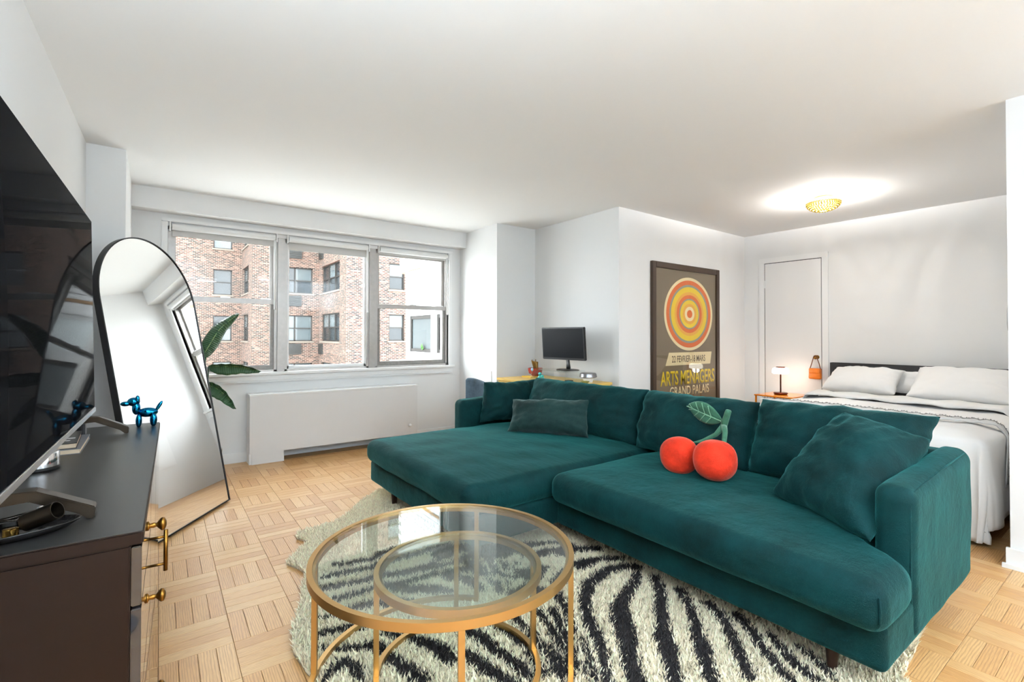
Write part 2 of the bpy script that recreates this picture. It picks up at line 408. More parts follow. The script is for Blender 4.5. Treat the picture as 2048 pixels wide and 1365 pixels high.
for i in range(-14, 26):
    for j in range(-24, 12):
        for k in range(4):
            along_x = (i+j) % 2 == 0
            o_ = (k-1.5)*S_/4
            u, v = (i+.5)*S_, (j+.5)*S_
            if along_x: v += o_
            else: u += o_
            x, y = fpos(u, v)
            if not inroom(x, y): continue
            pp = proj((x, y, 0)); sc_ = 1e9
            if pp and -40 < pp[0] < 2090 and pp[1] < 1400:
                hid = (1.3 < x < 2.95 and .55 < y < 3.5) or (.6 < x < 2.0 and .6 < y < 2.9) or (x > 3.7 and y < 2.3) or (x < .0 and y < 3.0) or x > 3.62
                if not hid: sc_ = (Vector((x, y, 0))-Vector((0, 0, CAM_H))).length
            strips.append((sc_, x, y, TH if along_x else TH+PI/2))
strips.sort()
jv = []; jf = []; ju = []
for n_, (sc_, x, y, a) in enumerate(strips):
    if n_ < 300:
        o = bpy.data.objects.new('plank', smesh); COL.objects.link(o); o.location = (x, y, 0); o.rotation_euler = (0, 0, a); o.parent = fl
    else:
        k = len(jv); c_, s_ = math.cos(a), math.sin(a)
        for v in SV: jv.append((x+v[0]*c_-v[1]*s_, y+v[0]*s_+v[1]*c_, v[2])); ju.append((v[0], v[1]))
        jf += [tuple(i_+k for i_ in f) for f in SF]
rest = strip_to_mesh('parquet_planks', jv, jf, ju)
stuff(link('parquet_planks', rest, M_oak, fl))

# door in the bedroom wall: y 2.294..2.905, z to 2.075
def bx(y): return 5.976+(3.18-y)/(3.18-.3)*.044
dr = sempty('door_1', (5.97, 2.6, 0))
dm = MB().prism([(bx(2.296)-.012, 2.296), (bx(2.907)-.012, 2.907), (bx(2.907), 2.907), (bx(2.296), 2.296)], .01, 2.0725).build('door_leaf', M_door, dr, bevel=.002)
g_ = MB()
g_.prism([(bx(2.288)-.004, 2.288), (bx(2.914)-.004, 2.914), (bx(2.914), 2.914), (bx(2.288), 2.288)], 0, 2.08); g_.build('door_gap', M_gap, dr)
for y0, y1, z0, z1 in ((2.225, 2.288, 0, 2.08), (2.914, 2.977, 0, 2.08), (2.225, 2.977, 2.08, 2.14)):
    MB().prism([(bx(y0)-.016, y0), (bx(y1)-.016, y1), (bx(y1), y1), (bx(y0), y0)], z0, z1).build('door_casing', M_trim, dr, bevel=.002)
for z in (1.78, .3): MB().lathe([(.007, 0), (.007, .09)], (bx(2.908)-.018, 2.908, z), 10).build('hinge', M_trim, dr)
hk = MB().lathe([(.022, 0), (.022, .006), (.008, .012), (.008, .03), (.02, .036), (.024, .05), (.014, .062), (0, .064)], (0, 0, 0), 18)
hk.v = [(bx(2.336)-.012-v[2], 2.336+v[0], .965+v[1]) for v in hk.v]; hk.build('door_knob', M_brass, dr, True)['label'] = 'round polished brass door knob'

# ------------------------------------------------------------------ windows
def window(name, x0, x1, kind):
    e = sempty(name, ((x0+x1)/2, 5.26, WZ0)); t = .028
    z0, z1 = WZ0+.01, WZ1; zm = 1.515
    m = MB().box(x0, x0+t, 5.235, 5.33, z0, z1).box(x1-t, x1, 5.235, 5.33, z0, z1).box(x0, x1, 5.235, 5.33, z1-t, z1).box(x0, x1, 5.235, 5.33, z0, z0+t*.8)
    m.build('frame', M_alu, e, bevel=.002)
    a, b = x0+t, x1-t; zb = z0+t*.8; zt = z1-t
    def sash(za, zc, yy, nm, lo):
        s = .032
        MB().box(a, a+s, yy, yy+.028, za, zc).box(b-s, b, yy, yy+.028, za, zc).box(a+s, b-s, yy, yy+.028, zc-.03, zc).box(a+s, b-s, yy, yy+.028, za, za+(.045 if lo else .02)).build(nm, M_alud if lo else M_alu, e, bevel=.002)
        MB().box(a+s, b-s, yy+.011, yy+.015, za+.02, zc-.02).build('pane', M_glass, e)
    if kind:
        sash(zm-.005, zt, 5.285, 'upper_sash', False); sash(zb, zm+.035, 5.25, 'lower_sash', True)
        MB().box(a, b, 5.236, 5.252, zm-.012, zm+.035).build('meeting_rail', M_alu, e, bevel=.003)
        MB().box((a+b)/2-.04, (a+b)/2+.04, 5.228, 5.24, zm+.034, zm+.044).box(b-.12, b-.03, 5.228, 5.24, zm+.034, zm+.042).build('sash_lock', M_silver, e, bevel=.002)
    else:
        MB().box(a, a+.02, 5.26, 5.30, zb, zt).box(b-.02, b, 5.26, 5.30, zb, zt).box(a, b, 5.26, 5.30, zt-.02, zt).box(a, b, 5.26, 5.30, zb, zb+.03).build('sash', M_trim, e, bevel=.002)
        MB().box(a+.02, b-.02, 5.278, 5.283, zb+.03, zt-.02).build('pane', M_glass, e)
    return e
window('window_1', .09, .978, True); window('window_2', 1.045, 1.905, False); window('window_3', 1.975, 2.885, True)
for k, (xa, xb) in enumerate(((.978, 1.045), (1.905, 1.975))):
    struct(MB().box(xa, xb, 5.215, 5.34, WZ0, WZ1+.02).build('trim_%d' % (3+k), M_alu, bevel=.003))
# casing around the opening, stool and apron
cs = MB().box(.045, .09, 5.195, 5.30, WZ0, 2.20).box(2.885, 2.925, 5.195, 5.30, WZ0, 2.20).box(.045, 2.925, 5.18, 5.30, 2.195, 2.225)
struct(cs.build('trim_5', M_trim, bevel=.004))
st = MB().box(.02, 2.95, 5.155, 5.26, .815, .842).box(.03, 2.935, 5.19, 5.215, .76, .815).box(.03, 2.935, 5.182, 5.215, .745, .762)
struct(st.build('trim_6', M_trim, bevel=.005))
for k, (xa, xb, hem, wh) in enumerate(((.095, .975, .055, 'leftmost'), (1.05, 1.90, .075, 'middle'), (1.985, 2.885, .02, 'right-hand'))):
    t = thing('roller_shade', 'white rolled-up roller shade at the top of the %s window' % wh, 'shade', ((xa+xb)/2, 5.205, 2.1), 'roller shades above the window')
    MB().lathe([(.001, 0), (.03, 0), (.03, xb-xa-.05), (.001, xb-xa-.05)], (xa+.025, 5.205, 2.157), 20, 'x').build('shade_roll', M_shade, t, auto=True)
    MB().box(xa+.03, xb-.03, 5.228, 5.2305, 2.13-hem, 2.14).build('shade_fabric', M_shadeg, t)
    for x in (xa+.006, xb-.018): MB().box(x, x+.012, 5.18, 5.235, 2.115, 2.195).build('bracket', M_trim, t, bevel=.003)
    MB().tube([(xb-.03, 5.19, 2.13), (xb-.028, 5.187, 1.8), (xb-.026, 5.185, 1.45)], .011, 10).build('pull_wand', M_trim, t, True)

# ------------------------------------------------------------------ outside: brick apartment block, white wing, unseen bounce surface
struct(MB().box(-40, 40, 5.45, 45, -3.7, -3.5).build('ground', simple('pale_gravel_roof', (.62, .61, .58, 1), .9, var=.1, vscale=4)))  # unseen surface set high and pale to bounce sky light onto the ceiling
bb = thing('brick_apartment_building', 'red-brown brick apartment building with many windows across the yard outside', 'building', (7, 29, -3.5))
ZB, ZT = -3.5, 14.5
M_win = simple('dark_window_frame', lin(46, 43, 40), .5, .3)
def pane_mat(name, c1, c2):
    q = N(name); q.set(Roughness=.05, Base_Color=c1)
    q.b.inputs['Coat Weight'].default_value = .0
    tc = q.n('ShaderNodeNewGeometry'); nz = q.n('ShaderNodeTexNoise'); nz.inputs['Scale'].default_value = .9; q.l(tc.outputs['Position'], nz.inputs[0])
    mx = q.n('ShaderNodeMix', data_type='RGBA'); mx.inputs[6].default_value = c1; mx.inputs[7].default_value = c2
    q.l(nz.outputs['Fac'], mx.inputs[0]); q.l(mx.outputs[2], q.b.inputs['Base Color']); return q.m
M_pd = pane_mat('dim_pane', lin(20, 23, 25), lin(42, 47, 50)); M_pl = pane_mat('curtained_pane', lin(96, 102, 102), lin(66, 74, 78))
M_ac = simple('air_conditioner_grille', lin(46, 46, 44), .5, .4); M_sill = simple('limestone_sill', lin(106, 97, 87), .8)
def wall_with_holes(name, axis, c, depth, a0, a1, holes, mat):
    """wall plane at const axis coordinate c, thickened by depth, spanning a0..a1; holes are (h0,h1,z0,z1) rows in columns"""
    cuts = sorted(set([a0, a1]+[h for H in holes for h in H[:2]])); m = MB()
    for a, b in zip(cuts[:-1], cuts[1:]):
        zs = sorted((H[2], H[3]) for H in holes if H[0] <= a+1e-6 and H[1] >= b-1e-6)
        z = ZB
        for z0, z1 in zs+[(ZT, ZT)]:
            if z0 > z:
                if axis == 'y': m.box(a, b, c, c+depth, z, z0)
                else: m.box(c, c+depth, a, b, z, z0)
            z = max(z, z1)
    m.build(name, mat, bb)
def far_window(axis, c, a0, a1, z0, z1, cols, light, unit=None):
    P = (lambda a, b, d0, d1, z0, z1: (a, b, c+d0, c+d1, z0, z1)) if axis == 'y' else (lambda a, b, d0, d1, z0, z1: (c+d0, c+d1, a, b, z0, z1))
    m = MB(); t = .06; zm = (z0+z1)/2
    m.box(*P(a0, a0+t, .10, .20, z0, z1)).box(*P(a1-t, a1, .10, .20, z0, z1)).box(*P(a0, a1, .10, .20, z1-t, z1)).box(*P(a0, a1, .10, .20, z0, z0+t)).box(*P(a0, a1, .11, .18, zm-.03, zm+.03))
    for k in range(1, cols):
        xm = a0+(a1-a0)*k/cols; m.box(*P(xm-.035, xm+.035, .10, .20, z0, z1))
    f = m.build('window', M_win, bb)
    for k in range(cols):
        xa, xb = a0+(a1-a0)*k/cols, a0+(a1-a0)*(k+1)/cols
        MB().box(*P(xa, xb, .16, .17, zm, z1)).build('pane', M_pl if (light >> (2*k)) & 1 else M_pd, f)
        MB().box(*P(xa, xb, .17, .18, z0, zm)).build('pane', M_pl if (light >> (2*k+1)) & 1 else M_pd, f)
    MB().box(*P(a0-.08, a1+.08, -.06, .10, z0-.09, z0)).build('window_sill', M_sill, bb)
def far_ac(axis, c, a0, a1, z0, z1):
    P = (lambda a, b, d0, d1, z0, z1: (a, b, c+d0, c+d1, z0, z1)) if axis == 'y' else (lambda a, b, d0, d1, z0, z1: (c+d0, c+d1, a, b, z0, z1))
    m = MB().box(*P(a0, a1, -.10, .05, z0, z1))
    for k in range(5): m.box(*P(a0+.04, a1-.04, -.13, -.10, z0+.05+k*(z1-z0-.1)/5, z0+.09+k*(z1-z0-.1)/5))
    m.build('air_conditioner', M_ac, bb)
FL = 2.72; rows = (-1, 0, 1, 2, 3)
hA, hS1, hC, hS2, hD = [], [], [], [], []
pat = {(-1): 0, 0: 1, 1: 2, 2: 3}
for k in rows:
    d = k*FL
    for x0, x1 in ((2.76, 3.72), (-1.6, -.6), (-5.6, -4.6)):
        hA.append((x0, x1, .85+d, 2.34+d)); far_window('y', 33.1, x0, x1, .85+d, 2.34+d, 1, (1, 3, 2, 0, 3)[(k+2) % 5])
    hS1.append((30.55, 32.9, .87+d, 2.40+d)); far_window('x', 4.23, 30.55, 32.9, .87+d, 2.40+d, 2, 5)
    hC.append((5.5, 7.37, .86+d, 2.33+d)); far_window('y', 29.4, 5.5, 7.37, .86+d, 2.33+d, 2, (15, 15, 15, 4, 9)[(k+2) % 5])
    far_ac('y', 29.4, 6.03, 6.75, .11+d, .71+d)
    hS2.append((25.5, 28.9, .87+d, 2.40+d)); far_window('x', 7.72, 25.5, 28.9, .87+d, 2.40+d, 3, (5, 21, 20, 4, 17)[(k+2) % 5])
    if k in (0, 2): far_ac('x', 7.72, 28.5, 29.1, .12+d, .71+d)
    for x0, x1 in ((9.97, 10.83), (14.2, 15.1)):
        hD.append((x0, x1, .91+d, 2.31+d)); far_window('y', 24.4, x0, x1, .91+d, 2.31+d, 1, (1, 1, 1, 1, 0)[(k+2) % 5])
wall_with_holes('brick_wall', 'y', 33.1, .3, -14, 4.23, hA, M_brx)
wall_with_holes('brick_wall', 'x', 4.23, .3, 29.7, 33.1, hS1, M_bry)
wall_with_holes('brick_wall', 'y', 29.4, .3, 4.23, 7.72, hC, M_brx)
wall_with_holes('brick_wall', 'x', 7.72, .3, 24.7, 29.4, hS2, M_bry)
wall_with_holes('brick_wall', 'y', 24.4, .3, 7.72, 26, hD, M_brx)

wg = thing('white_brick_wing', 'white painted brick wing with white framed windows just outside the right-hand window', 'building', (3.6, 6.5, -3.5))
M_wb = simple('white_painted_brick', (.58, .58, .58, 1), .75, bump=.3, bscale=60); M_wmor = simple('grey_mortar', (.22, .22, .22, 1), .9)
M_wf = simple('white_vinyl_frame', (.66, .66, .66, 1), .4)
MB().box(3.205, 4.6, 5.45, 7.41, 2.24, 9).build('upper_wall', M_wmor, wg)
MB().box(3.30, 4.6, 5.45, 7.30, ZB, .72).build('lower_wall', M_wb, wg)
MB().box(3.19, 4.6, 5.45, 7.43, 2.205, 2.24).build('lintel', simple('rusty_lintel', lin(150, 120, 90), .8, var=.4, vscale=20), wg)
MB().box(3.06, 4.6, 5.5, 7.45, .74, .80).build('ledge', simple('mossy_stone_ledge', lin(196, 196, 180), .9, var=.2, vscale=10), wg)
bm_ = MB().box(0, .012, -.098, .098, 0, .062).build('brick', M_wb); bmesh_ = bm_.data; bpy.data.objects.remove(bm_)
for r_ in range(28):
    for c_i in range(10):
        yy = 5.53+(c_i+.5*(r_ % 2))*.2065
        if yy > 7.36: continue
        o = bpy.data.objects.new('brick', bmesh_); COL.objects.link(o); o.location = (3.193+random.uniform(-.001, .001), yy, 2.245+r_*.0705); attach(o, wg)
fr = MB().box(3.20, 3.32, 7.06, 7.16, .80, 2.205).box(3.20, 3.32, 6.16, 6.30, .80, 2.205).box(3.20, 3.32, 5.45, 5.56, .80, 2.205)
for ya, yb in ((6.30, 7.06), (5.56, 6.16)): fr.box(3.20, 3.32, ya, yb, 2.06, 2.205).box(3.20, 3.32, ya, yb, .80, .95).box(3.20, 3.30, ya, yb, 1.50, 1.58)
fr.build('window_frame', M_wf, wg, bevel=.006)
for ya, yb in ((6.30, 7.06), (5.56, 6.16)):
    for za, zb in ((1.58, 2.06), (.95, 1.50)):
        f = MB().box(3.23, 3.27, ya, ya+.05, za, zb).box(3.23, 3.27, yb-.05, yb, za, zb).box(3.23, 3.27, ya+.05, yb-.05, zb-.05, zb).box(3.23, 3.27, ya+.05, yb-.05, za, za+.05).build('sash', M_wf if za > 1.2 else M_win, wg, bevel=.004)
        MB().box(3.25, 3.256, ya+.05, yb-.05, za+.05, zb-.05).build('pane', pane_mat('wing_pane', lin(214, 224, 226), lin(236, 240, 240)) if za > 1.2 else M_pl, f)
MB().box(3.40, 4.6, 5.45, 7.3, .72, 2.24).build('room_behind', simple('pale_interior', (.6, .62, .62, 1), .9), wg)
lf = MB()
for k in range(16):
    a = random.uniform(0, 2*PI); l_ = random.uniform(.05, .12); c0 = Vector((3.225, 6.62, .98)); tip = c0+Vector((-.008, math.cos(a)*l_*.6, abs(math.sin(a))*l_+.02)); sd = Vector((0, .012, .004))
    mid = (c0+tip)/2+Vector((-.006, 0, 0)); lf.add([c0, mid+sd, tip, mid-sd], [(0, 1, 2, 3)])
tag(lf.build('window_plant', simple('plant_green', lin(70, 120, 50), .6)), 'tiny green potted plant in the white wing window', 'plant')

# ------------------------------------------------------------------ radiator cover
rc = thing('radiator_cover', 'long white boxed radiator cover on the floor beneath the window', 'radiator', (1.55, 5.1, 0))
M_rad = simple('white_painted_board', (.74, .73, .72, 1), .3)
MB().box(.715, 2.39, 5.02, 5.042, .10, .632).build('front_panel', M_rad, rc, bevel=.002)
MB().box(.712, 2.393, 5.016, 5.208, .632, .648).build('top_board', M_trim, rc, bevel=.002)
MB().box(.715, .735, 5.042, 5.195, 0, .632).build('end_panel', M_trim, rc)
MB().box(2.37, 2.39, 5.042, 5.195, 0, .632).build('end_panel', M_trim, rc)
MB().box(.735, 1.01, 5.028, 5.05, 0, .10).build('toe_panel', M_rad, rc); MB().box(2.12, 2.37, 5.028, 5.05, 0, .10).build('toe_panel', M_rad, rc)
MB().box(1.01, 2.12, 5.025, 5.19, 0.001, .012).build('floor_tray', simple('tray_wood', lin(150, 112, 70), .5), rc)
MB().lathe([(.0001, 0), (.014, 0), (.016, .004), (.012, .012), (.0001, .014)], (0, 0, 0), 16).v
kn = MB().lathe([(.016, 0), (.018, .004), (.012, .012), (0, .014)], (0, 0, 0), 16); kn.v = [(2.30+v[0], 5.02-v[2], .20+v[1]) for v in kn.v]; kn.build('finger_pull', M_trim, rc, True)
ad = thing('power_adapter', 'small white power adapter on the floor under the radiator cover', 'adapter', (2.0, 5.12, .012))
MB().box(1.96, 2.04, 5.09, 5.14, .012, .045).build('adapter_body', M_trim, ad, bevel=.005)
MB().tube([(2.04, 5.11, .03), (2.08, 5.10, .05), (2.11, 5.09, .02), (2.10, 5.16, .02)], .004, 6).build('cable', M_black, ad, True)

# ------------------------------------------------------------------ console, turned like the wall it stands at
CR = math.radians(-1.5); CO = Vector((-.014, 1.31, 0))
def CT(): return Matrix.Translation(CO) @ Matrix.Rotation(CR, 4, 'Z')      # local: x<0 depth, y length
CL, CD, CZ_ = 1.588, .385, .78
cn = thing('sideboard', 'long black-brown sideboard with brass knobs under the television', 'cabinet', (CO.x-.19, CO.y+.8, 0))
def cb_(name, b, mat, par, bevel=.003):
    m = MB(); m.T = CT(); m.box(*b); return m.build(name, mat, par, bevel=bevel)
cb_('top', (-CD, 0, 0, CL, CZ_-.028, CZ_-.001), M_console, cn)
cb_('top_veneer', (-CD, -.002, .002, CL-.002, CZ_-.0012, CZ_), M_consoletop, cn, 0)
cb_('body', (-CD, -.022, .004, CL-.004, .07, CZ_-.029), M_console, cn)
for a_, b_ in ((-CD+.02, .03), (-.07, .03), (-CD+.02, CL-.08), (-.07, CL-.08)): cb_('foot', (a_, a_+.045, b_, b_+.045), M_console, cn) if False else cb_('foot', (a_, a_+.045, b_, b_+.045, 0, .07), M_console, cn)
M_gloss = simple('glossy_dark_front', lin(44, 42, 44), .06, 0); M_gloss.node_tree.nodes['Principled BSDF'].inputs['Coat Weight'].default_value = 1
ys = [.006, .55, 1.07, CL-.006]
for ci in range(3):
    ya, yb = ys[ci]+.003, ys[ci+1]-.003
    if ci == 0:
        for za, zb, zk in ((.085, .385, .272), (.391, .612, .513), (.618, .745, .700)):
            d_ = cb_('drawer', (-.021, -.003, ya, yb, za, zb), M_gloss, cn, .002)
            for yk in ((ya+yb)/2,):
                k_ = MB().lathe([(.012, 0), (.012, .003), (.006, .006), (.007, .014), (.005, .02), (.012, .026), (.017, .031), (.016, .037), (.008, .041), (0, .042)], (0, 0, 0), 18)
                k_.v = [tuple(CT() @ Vector((-.003+v[2], yk+v[0], zk+v[1]))) for v in k_.v]; k_.build('knob', M_brass, d_, True)
    else:
        d_ = cb_('door', (-.021, -.003, ya, yb, .085, .745), M_gloss, cn, .002)
        if ci == 2: continue
        h_ = MB(); yk = ya+.14
        for zz in (.435, .525): h_.tube([CT() @ Vector((-.003, yk, zz)), CT() @ Vector((.034, yk, zz))], .0045, 8)
        h_.tube([CT() @ Vector((.034, yk, .412)), CT() @ Vector((.034, yk, .548))], .0065, 10); h_.build('bar_handle', M_brass, d_, True)

# television
TVY1 = 2.40; TVW = 1.42; TVX = -.176
def TT(): return Matrix.Translation((TVX, TVY1, .918)) @ Matrix.Rotation(math.radians(-1.5), 4, 'Z') @ Matrix.Rotation(math.radians(-1.3), 4, 'Y')
tv = thing('television', 'large black flat television standing on the sideboard', 'television', (-.19, 1.7, CZ_))
def tvb(name, b, mat, par, bevel=.002):
    m = MB(); m.T = TT(); m.box(*b); return m.build(name, mat, par, bevel=bevel)
tvb('screen', (-.004, 0, -TVW+.006, -.006, .012, .706), M_screen, tv, 0)
tvb('bezel', (-.03, -.004, -TVW, 0, 0, .712), M_frameblk, tv)
tvb('bottom_trim', (-.03, .003, -TVW, 0, -.006, .011), M_silver, tv)
tvb('foot_mount', (-.05, -.01, -TVW+.30, -.02, -.062, .0), M_frameblk, tv, .004) if False else None
tvb('back_housing', (-.062, -.03, -TVW+.2, -.2, .05, .5), M_frameblk, tv, .01)
for yy in (2.66, 1.483):
    fm = MB(); y0 = yy-.02; y1 = yy+.02
    prof = [(-.30, .782), (-.285, .782), (-.262, .835), (-.215, .838), (-.135, .797), (-.118, .781), (-.106, .781), (-.104, .806), (-.11, .81), (-.205, .860), (-.262, .862), (-.30, .80)]
    fm.T = Matrix.Translation((0 if yy < 2 else .022, 0, 0))
    yt = yy
    fm.add([(x, (y0 if s == 0 else y1)+(yt-yy)*max(0, min(1, (-.09-x)/.1)), z) for s in (0, 1) for x, z in prof],
           [tuple(range(11, -1, -1)), tuple(range(12, 24))]+[(i, (i+1) % 12, 12+(i+1) % 12, 12+i) for i in range(12)])
    fm.build('stand_foot', M_bronze, tv, bevel=.002)

# things on the sideboard
M_blue = simple('blue_mirror_lacquer', lin(20, 120, 165), .08, 1.0)
dg = MB(); D0 = Vector((-.05, 2.80, CZ_))
def de(c, r, rot=None): dg.ell(D0+Vector(c), r, 16, 10, rot)
de((.03, .01, .062), (.040, .022, .022)); de((-.012, 0, .085), (.016, .016, .030)); de((-.022, 0, .115), (.024, .018, .020)); de((-.05, 0, .108), (.020, .011, .011))
for s in (-1, 1):
    de((-.008, s*.012, .126), (.009, .006, .016)); de((-.002, s*.014, .028), (.012, .011, .030)); de((.052, s*.014, .028), (.014, .011, .030))
de((.072, .008, .088), (.008, .008, .026), Matrix.Rotation(.5, 3, 'Y'))
tag(dg.build('dog_figurine', M_blue, None, True), 'small shiny blue metallic dog figurine at the far end of the sideboard', 'figurine')
def book(z, h, x0, x1, y0, y1, lab, cover, rot):
    t = thing('book', lab, 'book', ((x0+x1)/2, (y0+y1)/2, z), 'books lying on the sideboard')
    R_ = Matrix.Translation(((x0+x1)/2, (y0+y1)/2, z)) @ Matrix.Rotation(rot, 4, 'Z') @ Matrix.Translation((-(x0+x1)/2, -(y0+y1)/2, -z))
    m = MB(); m.T = R_; m.box(x0, x1, y0, y1, z, z+.002).box(x0, x1, y0, y1, z+h-.002, z+h).box(x0, x1, y1-.003, y1, z, z+h); m.build('cover', cover, t)
    m = MB(); m.T = R_; m.box(x0+.003, x1-.003, y0+.002, y1-.003, z+.002, z+h-.002); m.build('pages', simple('paper_pages', lin(222, 200, 172), .9), t)
    return t, R_
M_bk = simple('dark_book_cover', lin(40, 38, 38), .4); M_bk2 = simple('grey_book_cover', lin(120, 122, 128), .4)
book(CZ_, .018, -.33, -.205, 2.29, 2.60, 'grey-covered book at the bottom of the pair on the sideboard', M_bk2, .0)
b2, R2 = book(CZ_+.018, .019, -.33, -.222, 2.30, 2.58, 'black-covered book on top of the pair on the sideboard', M_bk, .04)
m = MB(); m.T = R2
for k in range(4): m.lathe([(.0075, 0), (.0075, .0006)], (-.25-.018*k, 2.36, CZ_+.0372), 12)
for k in range(2): m.box(-.31, -.232, 2.40+k*.014, 2.406+k*.014, CZ_+.0372, CZ_+.0378)
m.build('printed_pattern', simple('white_ink', (.8, .8, .8, 1), .6), b2)
pk = thing('puck_speaker', 'round silver and black puck under the television edge', 'speaker', (-.29, 2.09, CZ_))
MB().lathe([(.052, 0), (.055, .004), (.055, .012)], (-.29, 2.09, CZ_), 32).build('base', M_frameblk, pk, auto=True)
MB().lathe([(.054, .012), (.054, .050), (.052, .054), (.03, .055), (0, .055)], (-.29, 2.09, CZ_), 32).build('shell', M_chrome, pk, auto=True)
cbx = MB().box(-.275, -.225, 2.66, 2.72, CZ_, CZ_+.055).build('stone_cube', simple('dark_stone', lin(44, 42, 42), .35, var=.5, vscale=40), None, bevel=.004)
tag(cbx, 'small dark stone cube behind the books on the sideboard', 'cube')
ty = thing('tray', 'long black oval tray at the near end of the sideboard', 'tray', (-.24, 1.43, CZ_))
def tray_pt(r, a, z): return (-.262+r*.135*math.cos(a)-r*.01*math.sin(a), 1.42+r*.052*math.sin(a)+.02*r*math.cos(a), CZ_+z)
vs = []; fs = []; prof = [(0, .004), (.6, .004), (.85, .008), (1, .018), (1.01, .016), (.86, .003), (.6, .0), (0, 0)]
for r_, z in prof:
    for k in range(40): vs.append(tray_pt(r_, 2*PI*k/40, z))
for i in range(len(prof)-1):
    for k in range(40): fs.append((i*40+k, i*40+(k+1) % 40, (i+1)*40+(k+1) % 40, (i+1)*40+k))
mb = MB(); mb.add(vs, fs); mb.build('tray_dish', simple('black_glaze', lin(24, 22, 22), .12), ty, True)
sc = thing('scissors', 'dark steel scissors lying in the black tray', 'scissors', (-.22, 1.5, CZ_+.02))
def ring(c, rx, ry, ang, z):
    return [(c[0]+rx*math.cos(t)*math.cos(ang)-ry*math.sin(t)*math.sin(ang), c[1]+rx*math.cos(t)*math.sin(ang)+ry*math.sin(t)*math.cos(ang), z) for t in np.linspace(0, 2*PI, 25)[:-1]]
MB().tube(ring((-.178, 1.497), .026, .015, -.2, CZ_+.032), .004, 8, True).tube(ring((-.200, 1.447), .026, .015, .1, CZ_+.028), .004, 8, True).build('handles', M_chrome, sc, True)
MB().tube([(-.203, 1.495, CZ_+.031), (-.24, 1.475, CZ_+.028), (-.36, 1.455, CZ_+.022)], [.005, .006, .001], 8, flat=.5).tube([(-.223, 1.452, CZ_+.028), (-.25, 1.465, CZ_+.026), (-.36, 1.47, CZ_+.022)], [.005, .006, .001], 8, flat=.5).build('blades', simple('dark_steel', lin(70, 66, 62), .25, 1), sc, True)
tb = MB().lathe([(.0, .003), (.0165, .003), (.0165, 0), (.0185, 0), (.0185, .062), (.0165, .062), (.0165, .004), (0, .004)], (0, 0, 0), 24)
Rt = Matrix.Translation((-.212, 1.425, CZ_+.026)) @ Matrix.Rotation(math.radians(68), 4, Vector((.45, .9, 0)))
tb.v = [tuple(Rt @ Vector(v)) for v in tb.v]; tag(tb.build('metal_tube', simple('dark_bronze', lin(58, 50, 42), .3, .9), None, auto=True), 'short dark bronze tube leaning in the black tray', 'tube')
tag(MB().lathe([(.0125, 0), (.0125, .016), (.011, .017), (0, .017)], (-.232, 1.408, CZ_+.007), 24).build('cap', simple('polished_gold', lin(232, 184, 96), .15, 1), None, auto=True), 'small round gold cap in the black tray', 'cap')

# ------------------------------------------------------------------ arched floor mirror
BR = Vector((.455, 4.033, .012)); ex = Vector((math.cos(math.radians(55)), math.sin(math.radians(55)), 0)); Wm = .84; BL = BR-ex*Wm
nm = Vector((ex.y, -ex.x, 0)); la = math.radians(10.7); ez = Vector((-nm.x*math.sin(la), -nm.y*math.sin(la), math.cos(la))); en = ex.cross(ez)
Hm = 1.835
mr = thing('floor_mirror', 'tall arched black-framed mirror leaning back on the floor beside the sideboard', 'mirror', (.22, 3.75, 0))
def arch(ins):
    r = Wm/2-ins; pts = [(ins, ins), (Wm-ins, ins)]
    zc = Hm-Wm/2
    for k in range(41):
        a = PI*k/40; pts.append((Wm/2+r*math.cos(a), zc+r*math.sin(a)))
    return pts
def m3(p, d): return BL+ex*p[0]+ez*p[1]-en*(-d)
ao, ai = arch(0), arch(.007); n_ = len(ao)
vs = [m3(p, 0) for p in ao]+[m3(p, -.035) for p in ao]+[m3(p, 0) for p in ai]+[m3(p, -.006) for p in ai]
fs = []
for i in range(n_):
    j = (i+1) % n_
    fs += [(i, j, n_+j, n_+i), (i, 2*n_+i, 2*n_+j, j), (2*n_+i, 3*n_+i, 3*n_+j, 2*n_+j)]
fs.append(tuple(range(n_, 2*n_)))
mb = MB(); mb.add(vs, fs); mb.build('frame', M_black, mr, auto=True)
new('mirror_glass', [m3(p, -.005) for p in arch(.006)], [tuple(range(n_))], M_mirror, mr)
hinge = BL+ex*.10+ez*.92-en*.035
foot = Vector((-.21, 3.74, .006)); foot2 = foot+ex*.42; h2 = hinge+ex*.46
MB().tube([hinge, foot], .011, 4).tube([h2, foot2], .011, 4).tube([foot, foot2], .009, 4).build('easel_leg', M_black, mr)
a_ = hinge.lerp(foot, .66); b_ = BL+ex*.06+ez*.31-en*.035
MB().tube([a_, b_], .007, 4).build('stay_bar', M_black, mr)

